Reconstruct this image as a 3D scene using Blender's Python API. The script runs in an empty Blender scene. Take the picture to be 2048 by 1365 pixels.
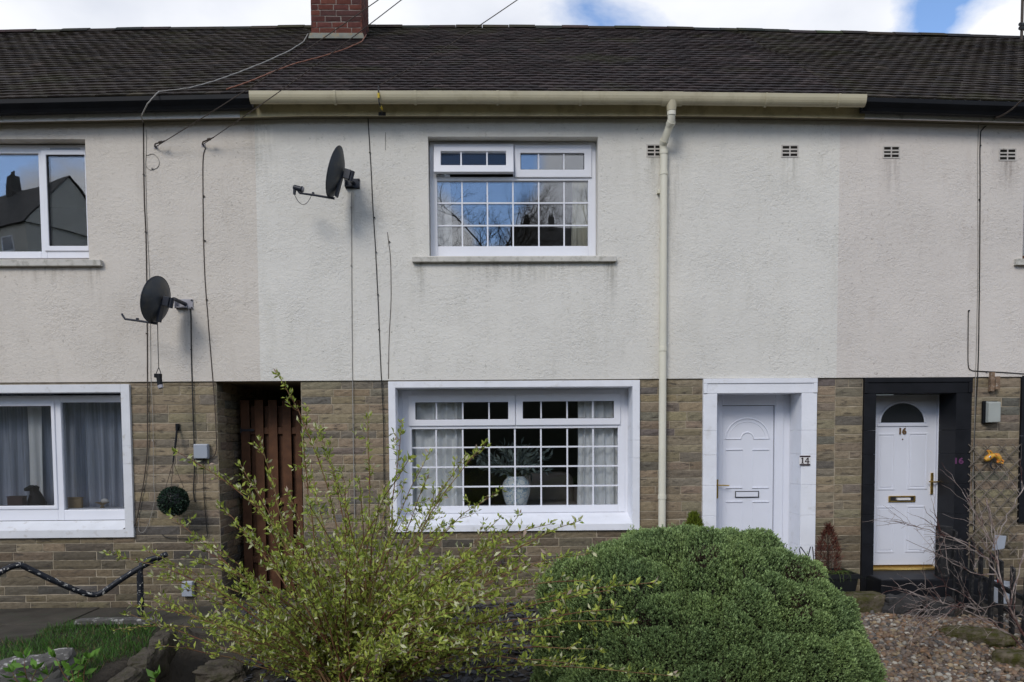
import bpy, math, random
import numpy as np
from mathutils import Vector, Matrix, noise

SC = bpy.context.scene
COL = SC.collection

# ------------------------------------------------------------------ camera
F_PX, W_PX, H_PX = 1569.0, 2048.0, 1365.0
YAW, PIT, ROL = math.radians(1.1167), math.radians(-2.9692), math.radians(-0.4123)
SX, SY = -11.474, 274.449
R0 = Vector((math.cos(YAW), -math.sin(YAW), 0)); F0 = Vector((math.sin(YAW), math.cos(YAW), 0)); U0 = Vector((0, 0, 1))
FW = F0 * math.cos(PIT) + U0 * math.sin(PIT)
U1 = -F0 * math.sin(PIT) + U0 * math.cos(PIT)
RT = R0 * math.cos(ROL) + U1 * math.sin(ROL)
UP = -R0 * math.sin(ROL) + U1 * math.cos(ROL)
CAM_P = Vector((0, -9.0, 0))

def ray(px, py):
    u = (px - W_PX / 2 - SX) / F_PX
    v = -(py - H_PX / 2 - SY) / F_PX
    return FW + RT * u + UP * v

def at(px, py, y=0.0):
    """the point of the vertical plane at depth y that shows at a pixel of the photograph"""
    d = ray(px, py)
    t = (y - CAM_P.y) / d.y
    return CAM_P + d * t

CAM_P.z = -at(140, 1218.5).z
def px_of(p):
    d = Vector(p) - CAM_P
    k = d.dot(FW)
    return (d.dot(RT) / k * F_PX + SX + W_PX / 2, -d.dot(UP) / k * F_PX + SY + H_PX / 2)

cam = bpy.data.objects.new("camera", bpy.data.cameras.new("camera")); COL.objects.link(cam)
m = Matrix.Identity(4)
for i in range(3):
    m[i][0], m[i][1], m[i][2], m[i][3] = RT[i], UP[i], -FW[i], CAM_P[i]
cam.matrix_world = m
cam.data.sensor_width = 36.0
cam.data.lens = F_PX / W_PX * 36.0
cam.data.shift_x = -SX / W_PX
cam.data.shift_y = SY / W_PX
cam.data.clip_start = 0.05
cam.data.clip_end = 2000
SC.camera = cam

# ------------------------------------------------------------------ world
EXPOSURE = 0.57
SUN_EL, SUN_AZ = math.radians(37), math.radians(206)     # azimuth measured from +Y clockwise
world = bpy.data.worlds.new("World"); SC.world = world; world.use_nodes = True
wn = world.node_tree; wn.nodes.clear()
def node(nt, t, **kw):
    n = nt.nodes.new(t)
    for k, v in kw.items():
        if k.startswith("i_"):
            key = k[2:]
            n.inputs[int(key) if key.isdigit() else key.replace("_", " ")].default_value = v
        else:
            setattr(n, k, v)
    return n
def ramp(nt, stops, src=None):
    r = nt.nodes.new("ShaderNodeValToRGB")
    el = r.color_ramp.elements
    while len(el) < len(stops): el.new(0.5)
    for e, (p, c) in zip(el, stops):
        e.position = p
        e.color = (c, c, c, 1) if not isinstance(c, (tuple, list)) else (*c[:3], 1)
    if src is not None: nt.links.new(src, r.inputs[0])
    return r
sky = node(wn, "ShaderNodeTexSky", sky_type='NISHITA', sun_disc=False, sun_elevation=SUN_EL, sun_rotation=SUN_AZ, air_density=0.8, dust_density=0.1, ozone_density=3.0)
bg_sky = node(wn, "ShaderNodeBackground", i_Strength=0.15)
wn.links.new(sky.outputs[0], bg_sky.inputs[0])
tc = node(wn, "ShaderNodeTexCoord")
mp = node(wn, "ShaderNodeMapping"); mp.inputs['Location'].default_value = (0.9, 0.35, 0.0); mp.inputs['Scale'].default_value = (1.0, 1.0, 1.9)
wn.links.new(tc.outputs['Generated'], mp.inputs[0])
cn = node(wn, "ShaderNodeTexNoise", i_Scale=2.6, i_Detail=9.0, i_Roughness=0.56, i_Distortion=0.25)
wn.links.new(mp.outputs[0], cn.inputs['Vector'])
def sky_patch(direction, radius, amount):
    d = Vector(direction).normalized()
    dot = node(wn, "ShaderNodeVectorMath", operation='DOT_PRODUCT'); wn.links.new(tc.outputs['Generated'], dot.inputs[0]); dot.inputs[1].default_value = d
    mr = node(wn, "ShaderNodeMapRange", interpolation_type='SMOOTHSTEP'); wn.links.new(dot.outputs['Value'], mr.inputs[0])
    mr.inputs[1].default_value = math.cos(radius); mr.inputs[2].default_value = 1.0; mr.inputs[3].default_value = 0.0; mr.inputs[4].default_value = amount
    return mr.outputs[0]
# clouds thin out in a few directions (gaps of blue), thicken in others
acc = cn.outputs['Fac']
def refl(px, py):
    d = ray(px, py); return (d.x, -d.y, d.z)
def tilt_refl(px, py):
    d = ray(px, py).normalized(); n_ = Vector((0, -math.cos(math.radians(11)), math.sin(math.radians(11)))); return d - n_ * 2 * d.dot(n_)
for d, r, a in [(ray(1190, 10), 0.13, -0.15), (ray(1890, 45), 0.11, -0.17), (ray(300, 20), 0.5, 0.22), (ray(950, -30), 0.25, 0.22), (ray(1500, 20), 0.2, 0.22), (ray(2060, 60), 0.09, 0.2),
                (refl(985, 380), 0.085, -0.20), (refl(1055, 325), 0.07, -0.16), (refl(50, 330), 0.09, -0.16), (refl(1120, 400), 0.09, 0.22), (refl(140, 400), 0.07, 0.22), (refl(880, 440), 0.06, 0.2), (tilt_refl(947, 320), 0.16, -0.3)]:
    ad = node(wn, "ShaderNodeMath", operation='ADD'); wn.links.new(acc, ad.inputs[0]); wn.links.new(sky_patch(d, r, a), ad.inputs[1]); acc = ad.outputs[0]
cm = ramp(wn, [(0.43, 0.0), (0.55, 1.0)], acc)
cn2 = node(wn, "ShaderNodeTexNoise", i_Scale=3.1, i_Detail=6.0, i_Roughness=0.5); wn.links.new(mp.outputs[0], cn2.inputs['Vector'])
cc = ramp(wn, [(0.3, (0.65, 0.69, 0.78)), (0.50, (0.87, 0.89, 0.945)), (0.68, (1.0, 1.0, 1.0))], cn2.outputs['Fac'])
bg_cl = node(wn, "ShaderNodeBackground", i_Strength=0.74)
wn.links.new(cc.outputs[0], bg_cl.inputs[0])
mx = node(wn, "ShaderNodeMixShader"); wn.links.new(cm.outputs[0], mx.inputs[0]); wn.links.new(bg_sky.outputs[0], mx.inputs[1]); wn.links.new(bg_cl.outputs[0], mx.inputs[2])
wo = node(wn, "ShaderNodeOutputWorld"); wn.links.new(mx.outputs[0], wo.inputs[0])

sl = bpy.data.lights.new("sun", 'SUN'); sl.energy = 1.15; sl.angle = math.radians(20); sl.color = (1.0, 0.942, 0.86)
so = bpy.data.objects.new("sun", sl); COL.objects.link(so)
sd = Vector((math.sin(SUN_AZ) * math.cos(SUN_EL), math.cos(SUN_AZ) * math.cos(SUN_EL), math.sin(SUN_EL)))
so.rotation_euler = (-sd).to_track_quat('-Z', 'Y').to_euler()
so.location = sd * 50
SC.view_settings.view_transform = 'Standard'; SC.view_settings.look = 'None'
SC.view_settings.exposure = EXPOSURE; SC.view_settings.gamma = 1.0; SC.view_settings.use_curve_mapping = False
try:
    SC.cycles.max_bounces = 8; SC.cycles.transparent_max_bounces = 16; SC.cycles.use_denoising = True
except Exception:
    pass

# ------------------------------------------------------------------ materials
def pos(nt):
    g = node(nt, "ShaderNodeNewGeometry"); return g.outputs['Position']
def mapped(nt, scale=(1, 1, 1), rot=(0, 0, 0)):
    mp = node(nt, "ShaderNodeMapping"); mp.inputs['Scale'].default_value = scale; mp.inputs['Rotation'].default_value = rot
    nt.links.new(pos(nt), mp.inputs[0]); return mp.outputs[0]
def noise_n(nt, scale, detail=5, rough=0.55, vec=None, dist=0.0):
    n = node(nt, "ShaderNodeTexNoise", i_Scale=scale, i_Detail=float(detail), i_Roughness=rough, i_Distortion=dist)
    nt.links.new(vec if vec is not None else pos(nt), n.inputs['Vector']); return n.outputs['Fac']
def mix(nt, fac, a, b, mode='MIX'):
    n = node(nt, "ShaderNodeMix", data_type='RGBA', blend_type=mode)
    for sock, v in ((n.inputs[0], fac), (n.inputs[6], a), (n.inputs[7], b)):
        if hasattr(v, 'is_output'): nt.links.new(v, sock)
        elif isinstance(v, (tuple, list)): sock.default_value = (*v[:3], 1)
        else: sock.default_value = v
    return n.outputs[2]
def new_mat(name, rough=0.8, spec=0.3, metal=0.0):
    ma = bpy.data.materials.new(name); ma.use_nodes = True
    nt = ma.node_tree
    b = nt.nodes['Principled BSDF']
    b.inputs['Roughness'].default_value = rough; b.inputs['Metallic'].default_value = metal
    b.inputs['Specular IOR Level'].default_value = spec
    return ma, nt, b
def bump(nt, b, height, strength, dist, prev=None):
    n = node(nt, "ShaderNodeBump", i_Strength=strength, i_Distance=dist)
    nt.links.new(height, n.inputs['Height'])
    if prev is not None: nt.links.new(prev, n.inputs['Normal'])
    nt.links.new(n.outputs[0], b.inputs['Normal']); return n.outputs[0]
MATS = {}
def plain(name, col, rough=0.6, spec=0.4, var=0.12, scale=6.0, metal=0.0, dirt=None, bmp=None, dirt_cut=(0.55, 0.75), dscale=None):
    """a base colour with gentle mottling, optional dirt stains and optional fine bump"""
    if name in MATS: return MATS[name]
    ma, nt, b = new_mat(name, rough, spec, metal)
    n = noise_n(nt, scale, 6)
    lo = tuple(c * (1 - var) for c in col); hi = tuple(min(1, c * (1 + var)) for c in col)
    c = mix(nt, ramp(nt, [(0.3, 0), (0.7, 1)], n).outputs[0], lo, hi)
    if dirt:
        d = noise_n(nt, dscale or scale * 2.3, 8, 0.65)
        c = mix(nt, ramp(nt, [(dirt_cut[0], 0), (dirt_cut[1], 1)], d).outputs[0], c, dirt)
    nt.links.new(c, b.inputs['Base Color'])
    rn = node(nt, "ShaderNodeMapRange", i_3=max(0.02, rough - 0.1), i_4=min(1, rough + 0.1)); nt.links.new(n, rn.inputs[0]); nt.links.new(rn.outputs[0], b.inputs['Roughness'])
    if bmp: bump(nt, b, noise_n(nt, bmp[0], 5, 0.6), bmp[1], bmp[2])
    MATS[name] = ma; return ma

_st = lambda px, py, w, l, a: (at(px, py).x, w, at(px, py).z, l, a)
STAINS = [_st(838, 523, 0.10, 0.55, 0.9), _st(1222, 523, 0.10, 0.6, 0.9), _st(1026, 523, 1.0, 0.30, 0.55), _st(190, 533, 0.10, 0.5, 0.9), _st(90, 533, 0.5, 0.3, 0.5), _st(1309, 315, 0.12, 0.5, 0.8), _st(1580, 315, 0.12, 0.55, 0.7), _st(1783, 317, 0.12, 0.5, 0.8), _st(2015, 322, 0.12, 0.5, 0.8), _st(705, 385, 0.10, 0.6, 0.6), _st(372, 620, 0.12, 0.5, 0.6), _st(1345, 330, 0.15, 1.4, 0.5), _st(520, 250, 0.22, 0.9, 0.5)]
def render_mat(name, col, stain):
    ma, nt, b = new_mat(name, 0.92, 0.15)
    big = noise_n(nt, 0.9, 5, 0.6)
    c = mix(nt, ramp(nt, [(0.35, 0), (0.7, 1)], big).outputs[0], col, tuple(x * 0.90 for x in col))
    st = noise_n(nt, 1.0, 8, 0.65, mapped(nt, (5.0, 1.0, 1.1)))
    c = mix(nt, ramp(nt, [(0.53, 0.0), (0.85, 0.34)], st).outputs[0], c, stain)
    pit = noise_n(nt, 26.0, 4, 0.7)
    pm = noise_n(nt, 1.3, 3)
    ml = node(nt, "ShaderNodeMath", operation='MULTIPLY'); nt.links.new(ramp(nt, [(0.60, 0), (0.70, 0.75)], pit).outputs[0], ml.inputs[0]); nt.links.new(ramp(nt, [(0.4, 0.1), (0.7, 1.0)], pm).outputs[0], ml.inputs[1])
    c = mix(nt, ml.outputs[0], c, tuple(x * 0.55 for x in stain))
    sp = node(nt, "ShaderNodeSeparateXYZ"); nt.links.new(pos(nt), sp.inputs[0])
    fine = ramp(nt, [(0.42, 0), (0.68, 1)], noise_n(nt, 1.0, 7, 0.65, mapped(nt, (16.0, 1.0, 1.5)))).outputs[0]
    for x_, w_, zt_, ln_, am_ in STAINS:
        g_ = node(nt, "ShaderNodeMath", operation='SUBTRACT', i_1=x_); nt.links.new(sp.outputs['X'], g_.inputs[0])
        ab = node(nt, "ShaderNodeMath", operation='ABSOLUTE'); nt.links.new(g_.outputs[0], ab.inputs[0])
        mx_ = node(nt, "ShaderNodeMapRange", i_1=w_, i_2=w_ * 0.3, i_3=0.0, i_4=1.0); nt.links.new(ab.outputs[0], mx_.inputs[0])
        mz = node(nt, "ShaderNodeMapRange", i_1=zt_ - ln_, i_2=zt_, i_3=0.0, i_4=am_); nt.links.new(sp.outputs['Z'], mz.inputs[0])
        lt = node(nt, "ShaderNodeMath", operation='LESS_THAN', i_1=zt_); nt.links.new(sp.outputs['Z'], lt.inputs[0])
        v = lt.outputs[0]
        for o_ in (mx_.outputs[0], mz.outputs[0], fine):
            q_ = node(nt, "ShaderNodeMath", operation='MULTIPLY'); nt.links.new(v, q_.inputs[0]); nt.links.new(o_, q_.inputs[1]); v = q_.outputs[0]
        c = mix(nt, v, c, tuple(q * 0.55 for q in stain))
    nt.links.new(c, b.inputs['Base Color'])
    h1 = noise_n(nt, 30, 4, 0.6, dist=0.6)
    h2 = noise_n(nt, 13, 5, 0.65, mapped(nt, (1.0, 1.0, 1.7), (0, 0.5, 0)), 0.5)
    h3 = noise_n(nt, 75, 3, 0.6)
    a1 = node(nt, "ShaderNodeMath", operation='MULTIPLY_ADD', i_1=0.7); nt.links.new(h2, a1.inputs[0]); nt.links.new(h1, a1.inputs[2])
    a2 = node(nt, "ShaderNodeMath", operation='MULTIPLY_ADD', i_1=0.7); nt.links.new(h3, a2.inputs[0]); nt.links.new(a1.outputs[0], a2.inputs[2])
    bn = bump(nt, b, a2.outputs[0], 0.45, 0.014)
    sm = node(nt, "ShaderNodeMapRange", i_1=0.35, i_2=0.68, i_3=0.30, i_4=0.85); nt.links.new(noise_n(nt, 2.2, 4, 0.6), sm.inputs[0]); nt.links.new(sm.outputs[0], bn.node.inputs['Strength'])
    return ma
M_REND_MID = render_mat("render_cream", (0.75, 0.725, 0.665), (0.42, 0.40, 0.32))
M_REND_LEFT = render_mat("render_pinkish", (0.685, 0.632, 0.562), (0.36, 0.31, 0.25))
M_REND_RIGHT = render_mat("render_pale_pink", (0.70, 0.648, 0.592), (0.40, 0.32, 0.27))

def attr_mat(name, rough=0.9, spec=0.2, bmp=None, streak=None, var=0.25, vscale=18.0, sheen_trans=0.0):
    ma, nt, b = new_mat(name, rough, spec)
    a = node(nt, "ShaderNodeAttribute", attribute_name="Col")
    n = noise_n(nt, vscale, 6, 0.6)
    c = mix(nt, ramp(nt, [(0.3, 1 - var), (0.7, 1 + var if var < 0.0 else 1.0)], n).outputs[0], (0, 0, 0), a.outputs['Color'])
    if streak:
        s = noise_n(nt, 1.0, 7, 0.65, mapped(nt, streak[0]))
        c = mix(nt, ramp(nt, [(0.55, 0), (0.64, streak[2])], s).outputs[0], c, streak[1])
    nt.links.new(c, b.inputs['Base Color'])
    if bmp: bump(nt, b, noise_n(nt, bmp[0], 6, 0.65), bmp[1], bmp[2])
    if sheen_trans:
        tr = node(nt, "ShaderNodeBsdfTranslucent"); nt.links.new(c, tr.inputs[0])
        ms = node(nt, "ShaderNodeMixShader", i_0=sheen_trans); nt.links.new(b.outputs[0], ms.inputs[1]); nt.links.new(tr.outputs[0], ms.inputs[2])
        nt.links.new(ms.outputs[0], nt.nodes['Material Output'].inputs[0])
    return ma
M_STONE = attr_mat("sandstone", 0.95, 0.1, (55, 0.7, 0.012), ((6, 6, 26), (0.070, 0.060, 0.052), 0.8), 0.3, 22)
M_BRICK = attr_mat("brick", 0.92, 0.15, (60, 0.5, 0.006), None, 0.3, 25)
M_TILE = attr_mat("roof_tile", 0.85, 0.2, (40, 0.6, 0.010), ((1.0, 1.0, 1.0), (0.040, 0.038, 0.016), 0.55), 0.4, 14)
def lichen(ma):
    nt = ma.node_tree; b = nt.nodes['Principled BSDF']; src = b.inputs['Base Color'].links[0].from_socket
    f = ramp(nt, [(0.735, 0), (0.76, 0.9)], noise_n(nt, 26, 3, 0.7)).outputs[0]
    nt.links.new(mix(nt, f, src, (0.24, 0.23, 0.20)), b.inputs['Base Color'])
lichen(M_TILE)
M_PEB = attr_mat("pebble", 0.6, 0.4, (60, 0.3, 0.004), None, 0.25, 30)
M_LEAF = attr_mat("willow_leaf", 0.55, 0.3, None, None, 0.15, 30, 0.25)
M_HEBE = attr_mat("hebe_leaf", 0.55, 0.3, None, None, 0.15, 30, 0.12)
M_GRASS = attr_mat("grass_blade", 0.6, 0.25, None, None, 0.2, 20, 0.2)
M_MORTAR = plain("mortar", (0.37, 0.315, 0.235), 0.95, 0.1, 0.2, 9, bmp=(50, 0.4, 0.006))
M_MORTAR_B = plain("brick_mortar", (0.30, 0.26, 0.23), 0.95, 0.1, 0.2, 9)
M_PVC = plain("white_upvc", (0.78, 0.79, 0.84), 0.32, 0.5, 0.02, 3)
M_DOORW = plain("white_door", (0.74, 0.76, 0.83), 0.4, 0.45, 0.02, 3)
M_SURW = plain("white_masonry_paint", (0.79, 0.80, 0.84), 0.6, 0.35, 0.05, 4, dirt=(0.52, 0.50, 0.46), dirt_cut=(0.58, 0.86), dscale=7, bmp=(28, 0.25, 0.008))
M_SURW2 = plain("aged_white_paint", (0.70, 0.71, 0.73), 0.6, 0.3, 0.05, 5, dirt=(0.45, 0.42, 0.37), dirt_cut=(0.58, 0.8), bmp=(28, 0.25, 0.008))
M_SILL = plain("weathered_sill_paint", (0.56, 0.54, 0.49), 0.85, 0.2, 0.12, 5, dirt=(0.26, 0.25, 0.2), dirt_cut=(0.5, 0.75), bmp=(40, 0.4, 0.006))
M_BLACK = plain("black_gloss_paint", (0.009, 0.0095, 0.012), 0.55, 0.22, 0.3, 5, bmp=(22, 0.15, 0.006))
M_CREAM = plain("cream_plastic", (0.51, 0.46, 0.32), 0.45, 0.4, 0.06, 3, dirt=(0.36, 0.31, 0.20), dirt_cut=(0.52, 0.8), dscale=5)
M_CREAM_PIPE = plain("cream_pipe", (0.70, 0.67, 0.55), 0.45, 0.4, 0.05, 3, dirt=(0.42, 0.38, 0.28), dirt_cut=(0.64, 0.95), dscale=5)
M_CREAM_B = plain("cream_board", (0.68, 0.61, 0.40), 0.6, 0.3, 0.1, 4, dirt=(0.36, 0.31, 0.17), dirt_cut=(0.48, 0.8), dscale=6)
M_BLKPL = plain("black_plastic", (0.007, 0.008, 0.010), 0.55, 0.18, 0.25, 4)
M_FASC = plain("white_fascia", (0.80, 0.80, 0.79), 0.45, 0.4, 0.05, 3, dirt=(0.30, 0.30, 0.27), dirt_cut=(0.55, 0.85), dscale=9)
M_SOFF = plain("soffit_board", (0.17, 0.15, 0.105), 0.8, 0.2, 0.15, 5)
M_CABLE = plain("black_cable", (0.02, 0.018, 0.016), 0.5, 0.4, 0.2, 10)
M_CABLE_BR = plain("brown_cable", (0.06, 0.045, 0.035), 0.6, 0.3, 0.2, 10)
M_CABLE_GR = plain("grey_cable", (0.30, 0.285, 0.26), 0.6, 0.3, 0.15, 10)
M_CABLE_OR = plain("rust_cable", (0.20, 0.075, 0.04), 0.6, 0.3, 0.2, 10)
M_DISH = plain("dish_grey", (0.045, 0.052, 0.062), 0.5, 0.4, 0.2, 6, dirt=(0.10, 0.085, 0.06), dirt_cut=(0.48, 0.8), dscale=7)
M_DISHM = plain("dish_bracket", (0.018, 0.022, 0.034), 0.45, 0.4, 0.2, 9)
M_GALV = plain("galvanised", (0.36, 0.35, 0.38), 0.5, 0.4, 0.15, 12)
M_GATE = plain("gate_timber", (0.105, 0.046, 0.022), 0.6, 0.3, 0.3, 9, bmp=(40, 0.3, 0.005))
M_BOXG = plain("box_grey", (0.34, 0.37, 0.42), 0.4, 0.4, 0.04, 5)
M_BRASS = plain("brass", (0.62, 0.42, 0.13), 0.3, 0.5, 0.1, 20, metal=0.9)
M_BROWN = plain("brown_vent", (0.085, 0.055, 0.05), 0.6, 0.3, 0.2, 9)
M_DARK = plain("void_dark", (0.02, 0.018, 0.016), 0.9, 0.1, 0.3, 5)
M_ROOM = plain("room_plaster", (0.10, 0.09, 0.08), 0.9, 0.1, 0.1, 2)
M_VENT = plain("vent_clay", (0.55, 0.52, 0.48), 0.8, 0.2, 0.08, 8, dirt=(0.3, 0.26, 0.22))
M_FLAG = plain("flagstone", (0.068, 0.060, 0.049), 0.9, 0.15, 0.3, 3, dirt=(0.06, 0.065, 0.045), dirt_cut=(0.5, 0.75), bmp=(30, 0.5, 0.008))
M_ROCK = plain("rock", (0.085, 0.073, 0.058), 0.95, 0.1, 0.35, 7, dirt=(0.06, 0.06, 0.03), dirt_cut=(0.48, 0.7), bmp=(24, 0.8, 0.02))
M_MOSSY = plain("mossy_rock", (0.12, 0.10, 0.07), 0.95, 0.1, 0.35, 7, dirt=(0.055, 0.055, 0.015), dirt_cut=(0.40, 0.58), bmp=(24, 0.8, 0.02))
M_ROCKD = plain("dark_rock", (0.045, 0.043, 0.042), 0.9, 0.15, 0.35, 6, bmp=(20, 0.8, 0.02))
M_WHITEROCK = plain("flaking_white_rock", (0.105, 0.10, 0.092), 0.9, 0.15, 0.3, 5, dirt=(0.40, 0.39, 0.36), dirt_cut=(0.56, 0.63), dscale=14, bmp=(20, 0.6, 0.01))
M_RAIL = plain("chipped_black_rail", (0.012, 0.014, 0.020), 0.5, 0.35, 0.2, 8, dirt=(0.62, 0.60, 0.55), dirt_cut=(0.60, 0.615), dscale=30)
M_FENCE = plain("black_stained_timber", (0.018, 0.018, 0.019), 0.75, 0.2, 0.5, 9, dirt=(0.12, 0.11, 0.10), dirt_cut=(0.52, 0.75), dscale=20)
M_TWIG = plain("bare_twig", (0.33, 0.275, 0.245), 0.8, 0.2, 0.3, 8, dirt=(0.075, 0.03, 0.025), dirt_cut=(0.45, 0.6), dscale=5)
M_STEM = plain("willow_stem", (0.20, 0.135, 0.058), 0.7, 0.25, 0.3, 6, dirt=(0.15, 0.060, 0.035), dirt_cut=(0.42, 0.6), dscale=4)
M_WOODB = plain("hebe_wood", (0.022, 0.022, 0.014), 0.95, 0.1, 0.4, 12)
M_SOIL = plain("soil", (0.055, 0.045, 0.036), 0.95, 0.1, 0.4, 3, bmp=(20, 0.8, 0.03))
M_POT = plain("black_pot", (0.010, 0.011, 0.013), 0.45, 0.4, 0.2, 6)
M_CURT = plain("cream_curtain", (0.88, 0.88, 0.87), 0.9, 0.1, 0.03, 4)
M_CURT_Y = plain("ivory_curtain", (0.78, 0.74, 0.58), 0.9, 0.1, 0.03, 4)
M_TIMB = plain("weathered_timber", (0.22, 0.15, 0.10), 0.85, 0.15, 0.3, 18, dirt=(0.45, 0.42, 0.38), dirt_cut=(0.55, 0.65))
M_LATH = plain("grey_lath", (0.16, 0.135, 0.11), 0.85, 0.15, 0.3, 9)
M_LAMPW = plain("lamp_cover", (0.38, 0.40, 0.37), 0.3, 0.5, 0.05, 6)
M_TERRA = plain("opposite_roof", (0.10, 0.095, 0.09), 0.9, 0.15, 0.25, 2)
M_OPW = plain("opposite_render", (0.55, 0.54, 0.50), 0.9, 0.15, 0.08, 1)
M_BARK = plain("bark", (0.05, 0.04, 0.03), 0.95, 0.1, 0.3, 4)
M_LEAD = plain("flaunching_mortar", (0.20, 0.205, 0.175), 0.85, 0.2, 0.25, 6, dirt=(0.30, 0.22, 0.12), dirt_cut=(0.5, 0.7))
M_ORN = plain("orange_ornament", (0.62, 0.20, 0.03), 0.4, 0.45, 0.25, 18, dirt=(0.60, 0.42, 0.05), dirt_cut=(0.45, 0.6))
M_RED = plain("red_plastic", (0.45, 0.04, 0.02), 0.4, 0.45, 0.1, 8)
M_TOPI = attr_mat("topiary_leaf", 0.5, 0.35, None, None, 0.2, 40)
M_CONI = attr_mat("conifer_leaf", 0.7, 0.2, None, None, 0.2, 40)
M_PLANT = attr_mat("plant_leaf", 0.5, 0.3, None, None, 0.15, 20, 0.25)
M_BUSH = attr_mat("indoor_leaf", 0.6, 0.25, None, None, 0.15, 20)
M_GUN = plain("number_purple", (0.12, 0.035, 0.10), 0.5, 0.4, 0.05, 5)
M_NUMB = plain("number_bronze", (0.13, 0.075, 0.03), 0.4, 0.5, 0.1, 9)
M_INK = plain("number_dark", (0.03, 0.012, 0.015), 0.5, 0.4, 0.05, 5)
M_TIN = plain("tile_white", (0.76, 0.74, 0.72), 0.35, 0.5, 0.03, 5)
M_SLATE = attr_mat("slate_chip", 0.7, 0.3, (40, 0.3, 0.004), None, 0.2, 20)
M_SEAL = plain("dark_seal", (0.03, 0.03, 0.035), 0.5, 0.3, 0.1, 5)
M_SOFA = plain("sofa_fabric", (0.30, 0.27, 0.25), 0.9, 0.1, 0.06, 9)
M_PINE = plain("pale_wood", (0.30, 0.22, 0.12), 0.7, 0.2, 0.15, 9)

def glass_mat(name, refl, tint=(0.97, 0.98, 0.985), wav=0.0012):
    ma, nt, b = new_mat(name)
    nt.nodes.remove(b)
    gl = node(nt, "ShaderNodeBsdfGlossy", i_Roughness=0.0); gl.inputs[0].default_value = (0.95, 0.97, 1.0, 1)
    tr = node(nt, "ShaderNodeBsdfTransparent"); tr.inputs[0].default_value = (*tint, 1)
    lw = node(nt, "ShaderNodeFresnel", i_IOR=1.45)
    mr = node(nt, "ShaderNodeMath", operation='ADD', i_1=refl); nt.links.new(lw.outputs[0], mr.inputs[0])
    bn = node(nt, "ShaderNodeBump", i_Strength=1.0, i_Distance=wav); nt.links.new(noise_n(nt, 1.6, 1, 0.4), bn.inputs['Height'])
    nt.links.new(bn.outputs[0], gl.inputs['Normal'])
    ms = node(nt, "ShaderNodeMixShader"); nt.links.new(mr.outputs[0], ms.inputs[0]); nt.links.new(tr.outputs[0], ms.inputs[1]); nt.links.new(gl.outputs[0], ms.inputs[2])
    nt.links.new(ms.outputs[0], nt.nodes['Material Output'].inputs[0])
    return ma
M_GLASS = glass_mat("glass_pane", 0.07)
M_GLASS_UP = glass_mat("glass_pane_upstairs", 0.125)
M_GLASS_LO = glass_mat("glass_pane_low", 0.0)
def voile_mat():
    ma, nt, b = new_mat("voile", 0.9, 0.1)
    b.inputs['Base Color'].default_value = (0.52, 0.56, 0.66, 1)
    tr = node(nt, "ShaderNodeBsdfTransparent")
    n = noise_n(nt, 1.0, 4, 0.6, mapped(nt, (22, 3, 0.6)))
    ms = node(nt, "ShaderNodeMixShader"); nt.links.new(ramp(nt, [(0.35, 0.38), (0.65, 0.9)], n).outputs[0], ms.inputs[0])
    nt.links.new(tr.outputs[0], ms.inputs[1]); nt.links.new(b.outputs[0], ms.inputs[2]); nt.links.new(ms.outputs[0], nt.nodes['Material Output'].inputs[0])
    return ma
M_VOILE = voile_mat()
def vase_mat():
    ma, nt, b = new_mat("blue_white_glaze", 0.25, 0.5)
    v = node(nt, "ShaderNodeTexVoronoi", feature='DISTANCE_TO_EDGE', i_Scale=13.0)
    nn = noise_n(nt, 9, 4); vm = node(nt, "ShaderNodeVectorMath", operation='ADD')
    nt.links.new(pos(nt), vm.inputs[0])
    n3 = node(nt, "ShaderNodeTexNoise", i_Scale=14.0, i_Detail=3.0); nt.links.new(pos(nt), n3.inputs['Vector'])
    sc = node(nt, "ShaderNodeVectorMath", operation='SCALE'); sc.inputs[3].default_value = 0.12; nt.links.new(n3.outputs['Color'], sc.inputs[0]); nt.links.new(sc.outputs[0], vm.inputs[1])
    nt.links.new(vm.outputs[0], v.inputs['Vector'])
    c = mix(nt, ramp(nt, [(0.02, 1), (0.05, 0)], v.outputs['Distance']).outputs[0], (0.88, 0.90, 0.87), (0.30, 0.48, 0.64))
    c = mix(nt, ramp(nt, [(0.60, 0), (0.66, 0.45)], nn).outputs[0], c, (0.30, 0.50, 0.64))
    nt.links.new(c, b.inputs['Base Color']); return ma
M_VASE = vase_mat()

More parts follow.
